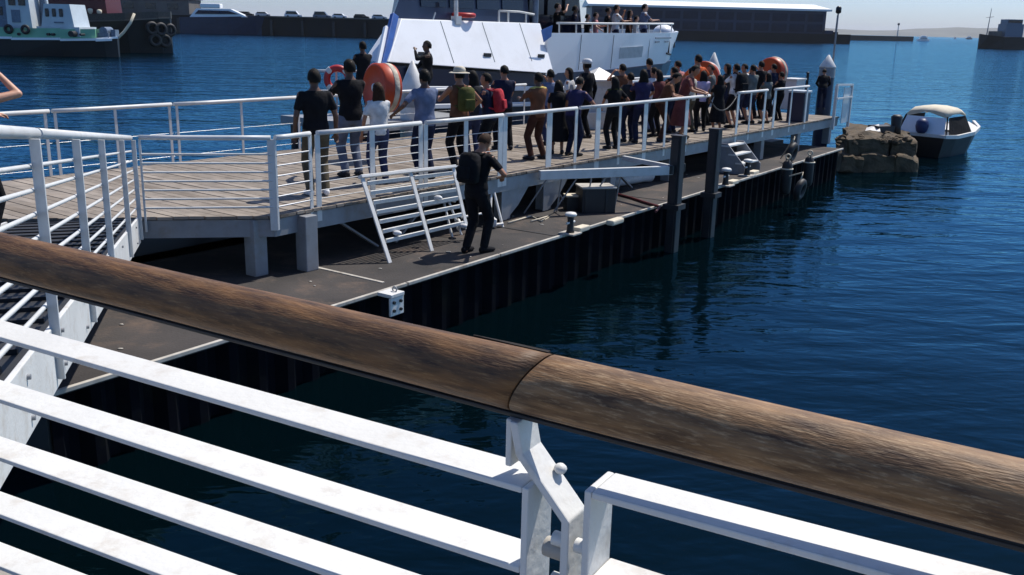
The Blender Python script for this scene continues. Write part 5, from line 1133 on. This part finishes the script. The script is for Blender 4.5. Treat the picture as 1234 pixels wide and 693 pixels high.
# bent bracket under the handrail joint
br_ = empty('handrail_bracket', fg(1.55, 0, 3.6), 'bent white steel bracket carrying the timber handrail at its joint', 'bracket')
pts_ = [fg(1.545, .0, zc - TR - .012), fg(1.558, 0, 3.592), fg(1.652, 0, 3.492), fg(1.655, 0, 2.67)]
wv_ = MB()
ths = .014
rings = []
nrm = [V((1, 0)), V((.94, .34)), V((.94, .34)), V((1, 0))]
for p_, n2 in zip(pts_, nrm):
    o2 = (hd_ * n2.x + V((0, 0, n2.y))) * ths / 2 * 1.15
    rings.append([p_ - o2 - hn * .032, p_ + o2 - hn * .032, p_ + o2 + hn * .032, p_ - o2 + hn * .032])
wv_.loft(rings, False); build('bent_flat', wv_, FB, br_, bevel=.003)
build('stub_plate', MB().bar(fg(1.532, 0, zc - TR - .012), fg(1.532, 0, 3.56), .012, .05, ref=hn), FB, br_, bevel=.003)
for z_ in (3.445, 3.365, 3.27):
    for s_ in (1.618, 1.662): build('bolt', MB().tube(fg(s_ + .004, -.012, z_), fg(s_ + .034, -.012, z_), .013, n=12), FB, br_, bevel=.002)
for z_ in (3.42, 3.335): build('spacer', MB().tube(fg(1.604, -.005, z_), fg(1.65, -.005, z_), .018, n=12), M['edge'], br_)
build('clip', MB().ball(fg(1.612, .02, 3.56), (.012, .012, .010), 8, 6), FB, br_)
def fg_panel(label, s0, s1, zl, zr, end_left, end_right, extra):
    e = empty('railing_panel', fg((s0 + s1) / 2, 0, 3.2), label, 'railing', 'white flat bar railing panels in the foreground')
    for a_, b_ in zip(zl, zr):
        build('rail_bar', MB().bar(fg(s0, 0, a_), fg(s1, 0, b_), .088, .013), FB, e, bevel=.003)
    if end_right: build('end_upright', MB().bar(fg(s1 + .007, 0, 2.67), fg(s1 + .007, 0, zr[0] + .006), .013, .088, ref=hn), FB, e, bevel=.003)
    if end_left: build('end_upright', MB().bar(fg(s0 - .007, 0, 2.67), fg(s0 - .007, 0, zl[0] + .006), .013, .088, ref=hn), FB, e, bevel=.003)
    return e
zr = [3.534, 3.379, 3.236, 3.09, 2.945, 2.80]; zl = [3.504, 3.326, 3.152, 2.975, 2.805, 2.68]
zl2 = [z_ + (z_ - y_) * 0 for z_, y_ in zip(zl, zr)]
sl_ = -.7
zl2 = [b_ + (a_ - b_) * (1.57 - sl_) / (1.57 + .08) for a_, b_ in zip(zl, zr)]
pe_ = fg_panel('left foreground panel of white flat bars below the timber handrail', sl_, 1.572, zl2, zr, False, True, None)
zs = 3.567
fg_panel('right foreground panel of white flat bars below the timber handrail', 1.705, 3.6, [3.563, 3.40, 3.26, 3.12, 2.98, 2.84], [3.610, 3.43, 3.29, 3.15, 3.01, 2.87], True, False, None)

# ------------------------------------------------------------------ air
hz_ = MB(); hz_.box((0, 12400, 88), (56000, 27000, 182)); ho = tag(build('haze', hz_, []), kind='stuff'); ho.display_type = 'WIRE'
hm = bpy.data.materials.new('haze_air'); hm.use_nodes = True; t = hm.node_tree; t.nodes.remove(t.nodes['Principled BSDF'])
pv = t.nodes.new('ShaderNodeVolumePrincipled'); pv.inputs['Color'].default_value = (.93, .96, 1, 1); pv.inputs['Density'].default_value = 5e-5; pv.inputs['Anisotropy'].default_value = .1
t.links.new(pv.outputs[0], t.nodes['Material Output'].inputs['Volume']); ho.data.materials.append(hm)
